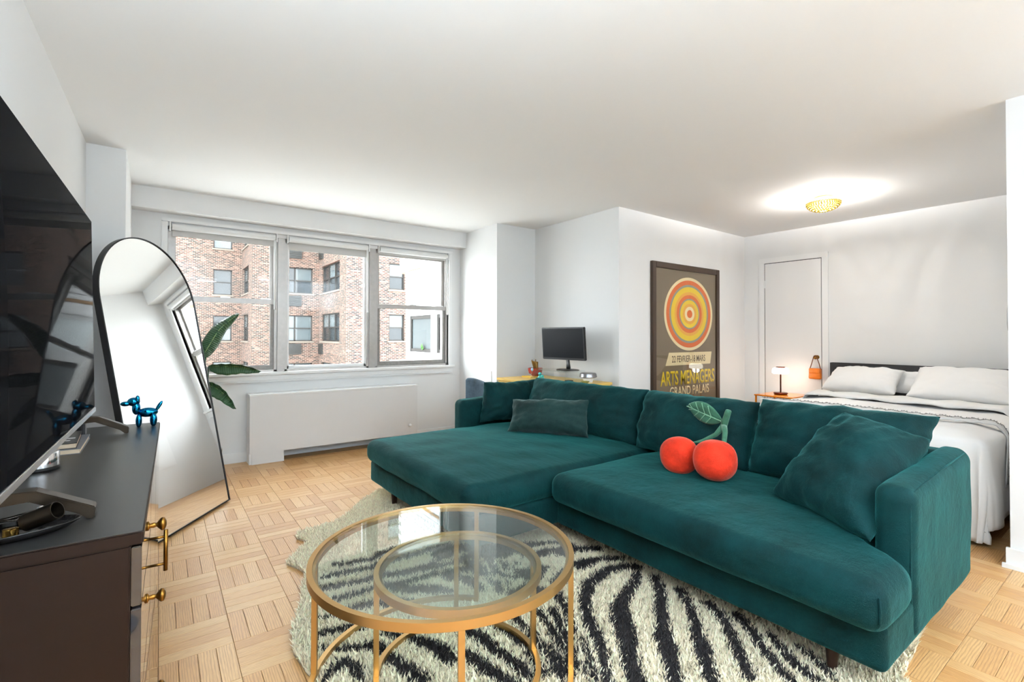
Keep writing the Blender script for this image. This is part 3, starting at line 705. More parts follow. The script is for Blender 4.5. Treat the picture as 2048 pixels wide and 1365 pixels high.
# ------------------------------------------------------------------ potted plant behind the mirror
pl = thing('potted_plant', 'big-leafed green plant in a grey planter behind the arched mirror', 'plant', (.33, 4.62, 0))
MB().lathe([(.0, 0), (.11, 0), (.13, .27), (.12, .27), (.11, .24), (0, .24)], (.33, 4.62, 0), 32).build('planter', simple('grey_planter', lin(150, 146, 140), .6), pl, auto=True)
MB().lathe([(.112, .243), (.06, .25), (0, .252)], (.33, 4.62, 0), 24).build('soil', simple('soil', lin(60, 44, 32), .95, bump=.5, bscale=80), pl)
q = N('leaf_green'); q.set(Roughness=.28); q.b.inputs['Specular IOR Level'].default_value = .7
tc = q.n('ShaderNodeTexCoord'); uvn = q.n('ShaderNodeUVMap'); wv = q.n('ShaderNodeTexWave', bands_direction='X'); wv.inputs['Scale'].default_value = 9; wv.inputs['Distortion'].default_value = 1.5
q.l(uvn.outputs[0], wv.inputs[0]); mx = q.n('ShaderNodeMix', data_type='RGBA'); mx.inputs[6].default_value = lin(30, 72, 40); mx.inputs[7].default_value = lin(48, 96, 54)
q.l(wv.outputs['Fac'], mx.inputs[0]); q.l(mx.outputs[2], q.b.inputs['Base Color'])
bp = q.n('ShaderNodeBump'); bp.inputs['Strength'].default_value = .5; bp.inputs['Distance'].default_value = .004; q.l(wv.outputs['Fac'], bp.inputs['Height']); q.l(bp.outputs[0], q.b.inputs['Normal']); M_leaf = q.m
def leaf(name, pts, wid, side, curl, par, mat, nseg=22, mv=8):
    pts = [Vector(p) for p in pts]; P = []
    for i in range(nseg+1):
        t = i/nseg*(len(pts)-1); k = min(int(t), len(pts)-2); u = t-k
        p0, p1, p2, p3 = pts[max(k-1, 0)], pts[k], pts[k+1], pts[min(k+2, len(pts)-1)]
        P.append(.5*((2*p1)+(p2-p0)*u+(2*p0-5*p1+4*p2-p3)*u*u+(3*p1-p0-3*p2+p3)*u**3))
    vs = []; fs = []; uv = []
    side = Vector(side).normalized()
    for i in range(nseg+1):
        t = i/nseg; tan = (P[min(i+1, nseg)]-P[max(i-1, 0)]).normalized(); s = (side-tan*side.dot(tan)).normalized(); nn = tan.cross(s)
        ww = wid*(math.sin(PI*min(1, t**.75))**.7)*(1 if t < .97 else .6)
        for j in range(mv+1):
            b = (j/mv-.5)*2
            vs.append(P[i]+s*b*ww/2+nn*(abs(b)**1.5*ww*curl+.004*math.sin(t*34+j))); uv.append((t, b))
    for i in range(nseg):
        for j in range(mv): fs.append((i*(mv+1)+j, i*(mv+1)+j+1, (i+1)*(mv+1)+j+1, (i+1)*(mv+1)+j))
    o = new(name, vs, fs, mat, par, True)
    ul = o.data.uv_layers.new(name='UVMap'); li = np.empty(len(o.data.loops), dtype=np.int32); o.data.loops.foreach_get('vertex_index', li)
    ul.data.foreach_set('uv', np.asarray(uv, dtype=np.float32)[li].ravel())
    sm = o.modifiers.new('solid', 'SOLIDIFY'); sm.thickness = .0015
    MB().tube(P, [.004*(1-.7*i/nseg) for i in range(nseg+1)], 6).build('midrib', simple('pale_rib', lin(120, 150, 90), .5), o, True)
    return o
leaf('leaf', [(.318, 4.68, 1.02), (.37, 4.70, 1.12), (.45, 4.71, 1.26), (.585, 4.72, 1.385)], .12, (.75, -.1, -.65), .45, pl, M_leaf)
leaf('leaf', [(.365, 4.70, .945), (.47, 4.70, .94), (.60, 4.69, .93), (.75, 4.68, .885)], .125, (.05, -.62, .78), .35, pl, M_leaf)
leaf('leaf', [(.33, 4.62, .80), (.40, 4.58, .775), (.47, 4.54, .71), (.54, 4.50, .60)], .12, (.45, -.55, .55), .3, pl, M_leaf)
leaf('leaf', [(.32, 4.66, .95), (.22, 4.72, 1.15), (.16, 4.78, 1.32)], .13, (.6, -.5, .2), .3, pl, M_leaf)
for tip in ((.318, 4.68, 1.02), (.365, 4.70, .945), (.33, 4.62, .80), (.32, 4.66, .95)):
    MB().tube([(.33+(tip[0]-.33)*.1, 4.62, .24), ((.33+tip[0])/2, 4.64, tip[2]*.6), tip], [.008, .006, .004], 8).build('stem', M_leaf, pl, True)

# ------------------------------------------------------------------ rug
DARK=[[(1.893,1.929,0.034),(1.973,1.88,0.035)],[(1.765,1.798,0.053),(1.865,1.793,0.029),(1.984,1.73,0.028)],[(1.972,1.617,0.036),(1.898,1.67,0.032),(1.8,1.67,0.034),(1.664,1.636,0.032),(1.563,1.564,0.03),(1.491,1.486,0.027),(1.429,1.393,0.027),(1.381,1.304,0.025),(1.337,1.24,0.019),(1.282,1.184,0.016),(1.247,1.132,0.016)],[(1.976,1.599,0.016),(1.868,1.525,0.024),(1.746,1.477,0.029),(1.633,1.424,0.04),(1.563,1.352,0.047),(1.502,1.276,0.043),(1.444,1.216,0.036),(1.381,1.148,0.033),(1.323,1.076,0.035)],[(1.969,1.492,0.026),(1.87,1.386,0.028),(1.763,1.307,0.03),(1.669,1.227,0.027),(1.604,1.174,0.037),(1.55,1.115,0.037),(1.497,1.063,0.03),(1.433,1.005,0.027)],[(1.961,1.344,0.026),(1.871,1.238,0.021),(1.792,1.155,0.021),(1.719,1.099,0.029),(1.666,1.046,0.032),(1.596,0.989,0.026),(1.539,0.934,0.028)],[(1.965,1.208,0.027),(1.915,1.116,0.023),(1.834,1.028,0.023),(1.745,0.949,0.023),(1.662,0.869,0.022)],[(1.982,1.085,0.025),(1.915,0.985,0.022),(1.838,0.894,0.02),(1.78,0.819,0.02),(1.757,0.776,0.021)],[(1.958,0.937,0.018),(1.89,0.856,0.018),(1.841,0.774,0.02),(1.827,0.713,0.021)],[(1.967,0.827,0.019),(1.936,0.755,0.017),(1.886,0.693,0.015)],[(1.479,1.649,0.023),(1.441,1.564,0.021),(1.392,1.477,0.02),(1.351,1.414,0.019)],[(1.387,1.583,0.019),(1.336,1.47,0.018),(1.297,1.383,0.017),(1.267,1.323,0.016)],[(1.275,1.469,0.011),(1.25,1.4,0.011),(1.236,1.329,0.011),(1.206,1.262,0.01)],[(1.22,1.405,0.01),(1.209,1.342,0.01),(1.186,1.269,0.009),(1.174,1.229,0.009)],[(1.162,1.338,0.016),(1.15,1.288,0.016),(1.135,1.237,0.015)],[(1.349,1.362,0.014),(1.301,1.29,0.013),(1.257,1.224,0.013),(1.217,1.154,0.012)],[(1.24,1.258,0.007),(1.211,1.202,0.006),(1.195,1.17,0.006)],[(0.563,2.11,0.015),(0.612,2.09,0.014),(0.643,2.056,0.013)],[(0.537,1.993,0.022),(0.6,1.974,0.022),(0.652,1.968,0.022),(0.685,1.934,0.019)],[(0.509,1.903,0.012),(0.557,1.856,0.015),(0.61,1.829,0.021),(0.665,1.805,0.024),(0.69,1.778,0.026),(0.7,1.715,0.024),(0.713,1.645,0.027),(0.732,1.574,0.026),(0.746,1.516,0.026)],[(0.477,1.714,0.014),(0.523,1.756,0.019),(0.561,1.765,0.028),(0.579,1.722,0.018),(0.585,1.648,0.015)],[(0.743,1.846,0.019),(0.784,1.789,0.023),(0.815,1.754,0.022),(0.845,1.698,0.028),(0.867,1.632,0.036),(0.876,1.563,0.035)],[(0.935,1.536,0.031),(0.949,1.453,0.03),(0.966,1.362,0.027),(0.989,1.321,0.025)],[(1.013,1.666,0.03),(1.037,1.599,0.027),(1.033,1.508,0.025),(1.053,1.407,0.025),(1.053,1.327,0.023)],[(1.127,1.634,0.022),(1.141,1.546,0.02),(1.14,1.464,0.017),(1.118,1.38,0.016),(1.101,1.291,0.016)],[(1.215,1.624,0.021),(1.209,1.522,0.019),(1.193,1.436,0.018),(1.182,1.333,0.017),(1.162,1.238,0.016)],[(1.33,1.611,0.019),(1.305,1.53,0.018),(1.285,1.441,0.017),(1.255,1.345,0.016),(1.222,1.262,0.015)],[(0.761,2.548,0.018),(0.785,2.515,0.022),(0.862,2.505,0.023),(0.936,2.481,0.023)],[(0.688,2.444,0.025),(0.737,2.429,0.025),(0.799,2.418,0.025),(0.885,2.405,0.025),(0.946,2.413,0.025),(1.007,2.414,0.026),(1.104,2.407,0.027),(1.195,2.406,0.027),(1.334,2.409,0.028)],[(0.644,2.34,0.024),(0.704,2.32,0.025),(0.763,2.309,0.025),(0.84,2.298,0.025),(0.902,2.3,0.029),(0.977,2.259,0.035),(1.054,2.245,0.035),(1.143,2.238,0.032),(1.265,2.273,0.031)],[(0.662,2.213,0.022),(0.727,2.2,0.023),(0.804,2.198,0.023),(0.879,2.199,0.024),(0.947,2.162,0.024),(1.042,2.157,0.024),(1.101,2.155,0.024),(1.198,2.14,0.025)],[(0.707,2.093,0.028),(0.766,2.081,0.028),(0.809,2.061,0.024),(0.835,1.999,0.02)],[(0.879,2.186,0.037),(0.938,2.118,0.038),(1.017,2.047,0.039),(1.1,1.987,0.039)],[(0.891,2.034,0.017),(0.931,1.982,0.016)],[(1.288,2.318,0.095),(1.402,2.267,0.097),(1.493,2.2,0.097),(1.639,2.109,0.097),(1.81,2.0,0.098)],[(1.222,2.176,0.088),(1.301,2.104,0.088),(1.386,2.042,0.087),(1.488,1.914,0.084),(1.592,1.798,0.084)],[(1.174,2.091,0.057),(1.225,1.98,0.057),(1.283,1.889,0.059),(1.365,1.794,0.059),(1.417,1.745,0.06)],[(0.98,2.507,0.036),(1.091,2.52,0.037),(1.224,2.523,0.039),(1.39,2.535,0.04)]]
LIGHT=[[(1.114,2.085,0.023),(1.119,2.033,0.029),(1.165,1.976,0.029),(1.183,1.894,0.025)],[(1.234,2.073,0.013),(1.274,2.031,0.013)],[(1.282,1.987,0.018),(1.266,1.89,0.017),(1.245,1.815,0.016)],[(1.363,1.953,0.011),(1.337,1.873,0.011),(1.306,1.804,0.01)],[(1.367,1.839,0.024),(1.415,1.852,0.025)],[(1.389,2.153,0.01),(1.365,2.057,0.009),(1.34,1.982,0.008)],[(1.442,2.085,0.012),(1.41,1.984,0.014),(1.429,1.93,0.018)],[(1.504,2.069,0.02),(1.566,2.069,0.021)],[(1.503,2.04,0.014),(1.448,1.956,0.013)],[(1.512,1.963,0.029),(1.552,1.962,0.029)],[(1.681,2.079,0.02),(1.757,2.072,0.022),(1.822,2.041,0.023)],[(1.613,1.96,0.017),(1.676,1.958,0.017),(1.735,1.96,0.017)],[(1.488,1.762,0.024),(1.532,1.791,0.026),(1.635,1.846,0.03),(1.756,1.885,0.033)],[(1.286,2.258,0.016),(1.361,2.265,0.016)],[(1.205,2.245,0.017),(1.251,2.24,0.017)],[(1.158,2.168,0.017),(1.208,2.173,0.019),(1.27,2.154,0.019)]]

OUT = [(1.392, 3.599), (1.197, 3.427), (1.065, 3.261), (.938, 3.142), (.835, 3.119), (.712, 3.116), (.683, 3.049), (.733, 2.945), (.66, 2.862), (.567, 2.743), (.601, 2.657), (.625, 2.563), (.578, 2.454), (.531, 2.279), (.464, 2.126), (.431, 1.956), (.447, 1.809), (.49, 1.64), (.44, 1.45), (.36, 1.30), (.42, 1.12), (.60, .92), (.70, .70), (.82, .58), (1.05, .62), (1.35, .50), (1.62, .52), (1.86, .46), (2.02, .47), (2.10, .56), (2.7, .62), (2.75, 1.2), (2.68, 2.2), (2.72, 3.1), (2.3, 3.3), (1.8, 3.42)]
rg = thing('zebra_rug', 'shaggy black and cream zebra-striped hide-shaped rug under the coffee table', 'rug', (1.6, 2.0, 0))
def inside(px, py, poly):
    ins = np.zeros(len(px), bool); n = len(poly)
    for i in range(n):
        x0, y0 = poly[i]; x1, y1 = poly[(i+1) % n]
        c = ((y0 > py) != (y1 > py)) & (px < (x1-x0)*(py-y0)/(y1-y0+1e-12)+x0); ins ^= c
    return ins
def edge_dist(px, py, lines):
    best = np.full(len(px), 9.)
    for L in lines:
        for (x0, y0, w0), (x1, y1, w1) in zip(L[:-1], L[1:]):
            dx, dy = x1-x0, y1-y0; t = np.clip(((px-x0)*dx+(py-y0)*dy)/(dx*dx+dy*dy+1e-12), 0, 1)
            best = np.minimum(best, np.hypot(px-x0-t*dx, py-y0-t*dy)-(w0+t*(w1-w0)))
    return best
MB().prism(OUT, .0015, .010).build('rug_backing', simple('rug_backing', lin(190, 176, 150), .95), rg)
def pile(nb, seed, xr, yr):
    r = np.random.default_rng(seed)
    x = r.uniform(*xr, nb); y = r.uniform(*yr, nb); k = inside(x, y, OUT); return x[k], y[k]
x, y = pile(430000, 3, (.33, 2.8), (.42, 3.65))
# keep the hidden part under the sofa sparse
keep = (x < 2.02) | (y < .62) | (RNG.random(len(x)) < .12); x, y = x[keep], y[keep]; nb = len(x)
dd = edge_dist(x, y, DARK); ll = edge_dist(x, y, LIGHT)
fall = (x < 1.9) & (y < 1.03) & (np.sin((x*1.2-y*.9)*34+2.2*np.sin(y*6)+1.5*np.sin(x*5)) > .15) & (dd > .02) & ((x*.804-y*.594)*0+y < .62+.30*(1.9-x)/1.5)
dark = ((dd+RNG.normal(0, .006, nb) < 0) | fall) & (ll+RNG.normal(0, .005, nb) > 0)
cl = np.array(lin(252, 236, 206)[:3]); cd_ = np.array(lin(38, 33, 33)[:3])
jit = RNG.uniform(.72, 1.15, nb)[:, None]
colr = np.where(dark[:, None], cd_*RNG.uniform(.5, 1.7, nb)[:, None], np.clip(cl*jit, 0, .95))
ang = RNG.uniform(0, 2*PI, nb); lean = RNG.uniform(.004, .024, nb); hgt = RNG.uniform(.022, .040, nb); wd = RNG.uniform(.0022, .0042, nb); fa = ang+RNG.uniform(-1.2, 1.2, nb)+PI/2
bx_, by_ = np.cos(fa)*wd, np.sin(fa)*wd
tx, ty_ = np.cos(ang)*lean, np.sin(ang)*lean
V = np.empty((nb, 5, 3), np.float32)
V[:, 0] = np.c_[x-bx_, y-by_, np.full(nb, .006)]; V[:, 1] = np.c_[x+bx_, y+by_, np.full(nb, .006)]
V[:, 2] = np.c_[x+bx_+tx*.45, y+by_+ty_*.45, hgt*.62]; V[:, 3] = np.c_[x-bx_+tx*.45, y-by_+ty_*.45, hgt*.62]
V[:, 4] = np.c_[x+tx, y+ty_, hgt]
me = bpy.data.meshes.new('rug_pile')
me.vertices.add(nb*5); me.vertices.foreach_set('co', V.ravel())
base_i = (np.arange(nb)*5)[:, None]
quad = base_i+np.array([[0, 1, 2, 3]]); tri = base_i+np.array([[3, 2, 4]])
loops = np.concatenate([quad, tri], 1).ravel().astype(np.int32)
me.loops.add(len(loops)); me.loops.foreach_set('vertex_index', loops)
ls = np.empty((nb, 2), np.int32); ls[:, 0] = np.arange(nb)*7; ls[:, 1] = ls[:, 0]+4
lt = np.tile(np.array([4, 3], np.int32), nb)
me.polygons.add(nb*2); me.polygons.foreach_set('loop_start', ls.ravel()); me.polygons.foreach_set('loop_total', lt)
me.update(calc_edges=True)
at = me.color_attributes.new('pile_colour', 'FLOAT_COLOR', 'POINT')
cc = np.ones((nb, 5, 4), np.float32); cc[:, :, :3] = colr[:, None, :]
at.data.foreach_set('color', cc.ravel())
q = N('shag_pile'); q.set(Roughness=.8, Sheen_Weight=.15); q.b.inputs['Specular IOR Level'].default_value = .2
an = q.n('ShaderNodeAttribute'); an.attribute_name = 'pile_colour'; q.l(an.outputs['Color'], q.b.inputs['Base Color'])
stuff(link('rug_pile', me, q.m, rg))

# ------------------------------------------------------------------ nested round coffee tables
def ringbar(cx, cy, R, rw, z0, z1, a0=0, a1=2*PI, n=72):
    full = abs(a1-a0-2*PI) < 1e-6; vs = []; fs = []; m = n if full else n+1
    for k in range(m):
        a = a0+(a1-a0)*k/n
        for r_, z in ((R, z0), (R, z1), (R-rw, z1), (R-rw, z0)): vs.append((cx+r_*math.cos(a), cy+r_*math.sin(a), z))
    for k in range(n):
        j = (k+1) % m
        for i in range(4): fs.append((k*4+i, j*4+i, j*4+(i+1) % 4, k*4+(i+1) % 4))
    if not full: fs += [(0, 1, 2, 3), ((m-1)*4+3, (m-1)*4+2, (m-1)*4+1, (m-1)*4)]
    mb = MB(); mb.add(vs, fs); return mb
def ctable(name, label, cx, cy, R, zt, legs, a0, a1, zf):
    t = thing(name, label, 'table', (cx, cy, zf), 'nested round glass tables')
    ringbar(cx, cy, R, .017, zt-.026, zt, n=96).build('rim', M_gold, t, auto=True)
    ringbar(cx, cy, R-.017, .010, zt-.026, zt-.010, n=96).build('inner_lip', M_gold, t, auto=True)
    MB().lathe([(0, zt-.009), (R-.0185, zt-.009), (R-.0175, zt-.008), (R-.0175, zt-.003), (R-.0185, zt-.002), (0, zt-.002)], (cx, cy, 0), 96).build('glass_top', M_tglass, t, auto=True)
    for a in legs:
        a = math.radians(a); m = MB(); m.T = Matrix.Translation((cx, cy, 0)) @ Matrix.Rotation(a, 4, 'Z')
        m.box(R-.019, R-.001, -.009, .009, zf, zt-.026); m.build('leg', M_gold, t, bevel=.001)
    ringbar(cx, cy, R-.001, .018, zf, zf+.018, math.radians(a0), math.radians(a1), 80).build('base_ring', M_gold, t, auto=True)
    return t
ctable('coffee_table', 'larger round gold coffee table with clear glass top on the zebra rug', .834, 1.525, .452, .45, (43, 150, 247, 320), 43, 320, .028)
ctable('nesting_table', 'smaller round gold glass table tucked under the larger coffee table', .872, 1.492, .29, .395, (62, 156, 241, 342), 0, 360, .028)

# ------------------------------------------------------------------ sofa
sf = thing('sectional_sofa', 'dark teal velvet sectional sofa with a chaise at its far end', 'sofa', (2.2, 2.1, 0))
def nz3(v, s, k=0): return noise.noise(Vector((v.x*s+k, v.y*s, v.z*s)))
def seatf(v):
    t = max(0, min(1, (v.x-2.0)/.12)); t = t*t*(3-2*t)
    y0 = .505+(.652-.505)*t; v.y = y0+(v.y-.505)*(2.035-y0)/(2.035-.505)
    u = (v.x-1.745)/.99*2-1; w_ = (v.y-1.27)/.77
    if v.z > .37: v.z += .022*(1-min(1, abs(u))**3)*(1-min(1, abs(w_))**4)+.006*nz3(v, 5)
    v.x += .008*nz3(v, 4, 9); v.y += .006*nz3(v, 4, 5)
    return v
def chf(v):
    u = (v.x-2.0)/.8; w_ = (v.y-2.76)/.71
    if v.z > .37: v.z += .022*(1-min(1, abs(u))**4)*(1-min(1, abs(w_))**4)+.008*nz3(v, 5, 3)
    if v.x < 1.55: v.z += .0
    v.x += .010*nz3(v, 4, 2); v.y += .008*nz3(v, 4, 7); return v
def wob(k, a=.004, s=5):
    def f(v):
        v.x += a*nz3(v, s, k); v.y += a*nz3(v, s, k+4); v.z += a*nz3(v, s, k+8); return v
    return f
rbox('seat_base', 1.845, 2.90, .532, 2.08, .13, .292, .03, M_teal, sf, 14, 20, 2, f=wob(1))
rbox('chaise_base', 1.285, 2.90, 2.065, 3.50, .13, .292, .03, M_teal, sf, 18, 18, 2, f=wob(2))
rbox('seat_cushion', 1.745, 2.735, .505, 2.035, .285, .445, .062, M_teal, sf, 30, 40, 4, 6, f=seatf)
rbox('chaise_cushion', 1.235, 2.765, 2.045, 3.475, .285, .445, .062, M_teal2, sf, 40, 40, 4, 6, f=chf)
def armf(v):
    if v.z > .5: v.z += .035*max(0, min(1, (v.x-2.12)/.75))*(v.z-.5)/.17
    v.y += .004*nz3(v, 6, 3); v.x += .004*nz3(v, 6); v.z += .003*nz3(v, 8); return v
rbox('arm', 2.10, 2.94, .522, .648, .13, .668, .05, M_teal, sf, 24, 4, 16, 6, f=armf)
rbox('arm', 2.07, 2.94, 3.505, 3.655, .13, .655, .05, M_teal, sf, 24, 4, 16, 6, f=armf)
rbox('back_frame', 2.80, 2.945, .530, 3.645, .13, .690, .045, M_teal, sf, 4, 50, 16, 5, f=wob(5))
for lx, ly in ((1.36, 3.22), (1.95, .72), (2.82, .66), (2.82, 3.5), (1.40, 2.2)):
    MB().lathe([(.014, .004), (.024, .131)], (lx, ly, 0), 16).build('leg', M_walnut, sf, auto=True)
# piping seam along the near end of the seat cushion and arm
MB().tube([(1.775, .535, .305), (1.762, .522, .33), (1.760, .520, .37), (1.764, .524, .41)], .0035, 6).build('seam', M_teal, sf, True)
MB().tube([(2.1146, .5366, .16), (2.1146, .5366, .40), (2.1146, .5366, .60), (2.128, .5366, .637), (2.155, .5366, .652), (2.5, .5366, .672), (2.86, .5366, .687)], .0035, 6).build('piping', M_teal, sf, True)

def cushion(name, lab, cs, t, mat, seed, **k):
    o, nrm = pillow(name, *cs, t, mat, None, seed=seed, **k); tag(o, lab, 'cushion', 'cushions on the teal sofa'); return o
def bc(y1, y0, z0, z1, xb, xt): return ((xb, y1, z0), (xb, y0, z0), (xt, y0, z1), (xt, y1, z1))
cushion('back_cushion', 'large teal velvet back cushion at the chaise end of the sofa', bc(3.36, 2.14, .455, .825, 2.64, 2.76), .31, M_teal, 1, wr=.014, pinch=.025, p=3.2, q=.5)
cushion('back_cushion', 'teal velvet back cushion behind the red cherry plush', bc(2.13, 1.37, .455, .825, 2.61, 2.75), .31, M_teal, 2, wr=.015, pinch=.025, p=3.2, q=.5)
cushion('back_cushion', 'teal velvet back cushion nearest the bed at the right arm', ((2.63, 1.38, .455), (2.63, .66, .455), (2.80, .60, .845), (2.76, 1.36, .845)), .31, M_teal, 3, wr=.016, pinch=.025, p=3.2, q=.5)
cushion('throw_pillow', 'teal velvet pillow propped against the far sofa arm', ((2.20, 3.44, .465), (2.80, 3.40, .462), (2.84, 3.47, .80), (2.27, 3.47, .80)), .20, M_teal, 4, wr=.016)
cushion('lumbar_pillow', 'small dark grey-green velvet lumbar pillow on the chaise', ((2.17, 2.98, .476), (2.49, 2.46, .476), (2.58, 2.53, .725), (2.27, 3.06, .70)), .19, M_dkteal, 5, wr=.016)
cushion('throw_pillow', 'square teal velvet pillow leaning on the near right arm', ((2.27, 1.075, .484), (2.055, .635, .468), (2.60, .595, .770), (2.63, .91, .835)), .25, M_teal, 6, wr=.014)

# cherry plush
ch = thing('cherry_plush', 'pair of red plush cherries with green stem and leaf on the sofa', 'plush toy', (2.27, 1.5, .46))
q = velvet('red_plush', lin(226, 52, 28), (1, .5, .4, 1), .5); M_red = q
M_stem = velvet('green_plush', lin(66, 112, 88), (.6, .8, .65, 1), .4)
def cherry(c, r, k):
    mb = MB(); mb.ell(c, (r, r, r), 40, 28)
    vs = []
    for v in mb.v:
        d = Vector(v)-Vector(c); a = math.atan2(d.y, d.z); rr = 1-.02*abs(math.sin(a*3+k))**.3*0 - .10*max(0, d.x/r*-1)**8*0 + .03*noise.noise(d*14+Vector((k, 0, 0)))
        sq = (abs(d.x/r)**2.6+abs(d.y/r)**2.6+abs(d.z/r)**2.6)**(-1/2.6); vs.append(tuple(Vector(c)+d*rr*(.55+.45*sq)))
    mb.v = vs; o = mb.build('cherry', M_red, ch, True)
    sm = [Vector(c)+Vector((r*1.005*math.cos(t)*-.94, r*1.005*math.cos(t)*.3, r*1.005*math.sin(t))) for t in np.linspace(-1.3, 1.5, 16)]
    return o
cherry((2.30, 1.582, .553), .098, 0); cherry((2.28, 1.363, .574), .102, 2)
def sw(pts, r): return MB().tube([Vector(p) for p in pts], r, 14)
sw([(2.38, 1.55, .615), (2.42, 1.52, .625), (2.45, 1.46, .665), (2.47, 1.425, .715)], [.005, .009, .012, .017]).build('stem', M_stem, ch, True)
sw([(2.33, 1.36, .605), (2.38, 1.372, .645), (2.43, 1.395, .69), (2.47, 1.425, .715)], [.009, .012, .014, .017]).build('stem', M_stem, ch, True)
sw([(2.47, 1.43, .700), (2.475, 1.42, .74), (2.47, 1.403, .785), (2.465, 1.395, .80), (2.463, 1.393, .806)], [.017, .017, .016, .015, .004]).build('stem', M_stem, ch, True)
lt = Vector((2.47, 1.64, .800)); lb = Vector((2.46, 1.43, .745)); lu = (lb-lt); lsd = Vector((-.15, .25, .95)); lsd = (lsd-lu.normalized()*lsd.dot(lu.normalized())).normalized(); ln = lu.normalized().cross(lsd)
if ln.x > 0: ln = -ln
vs = []; fs = []; na, nbb = 20, 10
for s in (1, -1):
    for i in range(na+1):
        t = i/na; hw_ = .062*math.sin(PI*min(1, t*.96+.02))**.75
        for j in range(nbb+1):
            b = (j/nbb-.5)*2
            th = .013*math.sqrt(max(0, 1-b*b))*math.sin(PI*t)**.5*(1-.35*abs(math.sin((t*4.5+abs(b)*.7)*PI))**8)*(1-.6*max(0, 1-abs(b)*9))
            vs.append(lt+lu*t+lsd*b*hw_+ln*th*s)
kk = (na+1)*(nbb+1)
for s in range(2):
    for i in range(na):
        for j in range(nbb):
            f4 = (s*kk+i*(nbb+1)+j, s*kk+i*(nbb+1)+j+1, s*kk+(i+1)*(nbb+1)+j+1, s*kk+(i+1)*(nbb+1)+j); fs.append(f4 if s else f4[::-1])
mb = MB(); mb.add(vs, fs); lo = mb.build('leaf', M_stem, ch, True)
vm = MB(); vm.tube([lt+ln*.012, lt+lu*.5+ln*.013, lb+ln*.010], .003, 6)
for t in (.2, .38, .56, .74):
    for s in (-1, 1):
        hw_ = .062*math.sin(PI*(t-.12)*.96)**.75*.93 if t > .15 else .02
        vm.tube([lt+lu*t+ln*.013, lt+lu*(t-.08)+lsd*s*hw_*.55+ln*.013, lt+lu*(t-.15)+lsd*s*hw_*.95+ln*.006], .0022, 5)
vm.build('stitched_veins', velvet('pale_green_plush', lin(120, 168, 136), (.7, .9, .75, 1), .4), lo, True)

# ------------------------------------------------------------------ bed
bd = thing('bed', 'double bed with a charcoal headboard against the bedroom wall', 'bed', (4.9, 1.4, 0))
M_char = simple('charcoal_wood', lin(46, 46, 48), .5, var=.15, vscale=12)
MB().box(5.92, 5.975, .62, 2.185, .0, .915).build('headboard', M_char, bd, bevel=.004)
MB().box(5.905, 5.92, .62, .70, .3, .915).box(5.905, 5.92, 2.105, 2.185, .3, .915).box(5.905, 5.92, .70, 2.105, .845, .915).build('headboard_frame', M_char, bd, bevel=.003)
MB().box(3.86, 5.92, .66, 2.14, .12, .30).build('bed_frame', M_char, bd, bevel=.004)
for lx, ly in ((3.9, .70), (3.9, 2.06), (5.8, .70), (5.8, 2.06)): MB().box(lx, lx+.05, ly, ly+.05, 0, .12).build('leg', M_char, bd)
rbox('mattress', 3.87, 5.90, .67, 2.13, .30, .555, .06, M_linen, bd, 10, 8, 3)
# duvet: drapes over the foot and both sides
def duvet():
    xf, y0, y1, zt = 3.86, .655, 2.145, .60
    vs = []; fs = []
    us = np.concatenate([np.linspace(-.60, 0, 22)[:-1], np.linspace(0, 1.62, 40)])
    vsx = np.concatenate([np.linspace(-.52, 0, 20)[:-1], np.linspace(0, y1-y0, 36), np.linspace(0, .40, 14)[1:]+(y1-y0)])
    for u in us:
        for v in vsx:
            du = max(0, -u); dv0 = max(0, -v); dv1 = max(0, v-(y1-y0)); dv = max(dv0, dv1)
            x = xf+max(u, 0); y = y0+min(max(v, 0), y1-y0)
            drop = max(du, dv)
            rr = .05; edge = min(max(u, 0)/.12, 1)*min(min(max(v, 0), max(y1-y0-v, 0))/.12, 1)
            z = zt+.02*edge
            if drop > 0:
                s = min(drop, rr*PI/2); z = zt-(rr-rr*math.cos(s/rr))-max(0, drop-rr*PI/2)
                outw = rr*math.sin(s/rr)+.035*drop*(1+.8*math.sin((u if dv > du else v)*8+1.2)+.3*math.sin((u if dv > du else v)*19))*min(1, drop/.15)
                L_ = math.hypot(du, dv)+1e-9
                x -= outw*du/L_; y += outw*(dv1-dv0)/L_
                if du > 0 and dv0 > 0: z -= .02*min(du, dv0)/.5; x -= .02
            n1 = noise.noise(Vector((x*3.2, y*3.2, z*3)))+.5*noise.noise(Vector((x*7, y*7, z*5+3)))
            if drop == 0: z += .014*n1*edge+.006*n1
            else: x += .012*n1; y += .012*n1
            z = max(z, .02+.01*abs(n1))
            y = max(y, .508); vs.append((x, y, z))
    m = len(vsx)
    for i in range(len(us)-1):
        for j in range(m-1): fs.append((i*m+j, (i+1)*m+j, (i+1)*m+j+1, i*m+j+1))
    return vs, fs
vs, fs = duvet(); mb = MB(); mb.add(vs, fs); dv = mb.build('duvet', M_linen, None, True)
dv.modifiers.new('solid', 'SOLIDIFY').thickness = .02
tag(dv, 'white rumpled duvet spread over the bed and hanging to the floor', 'duvet')
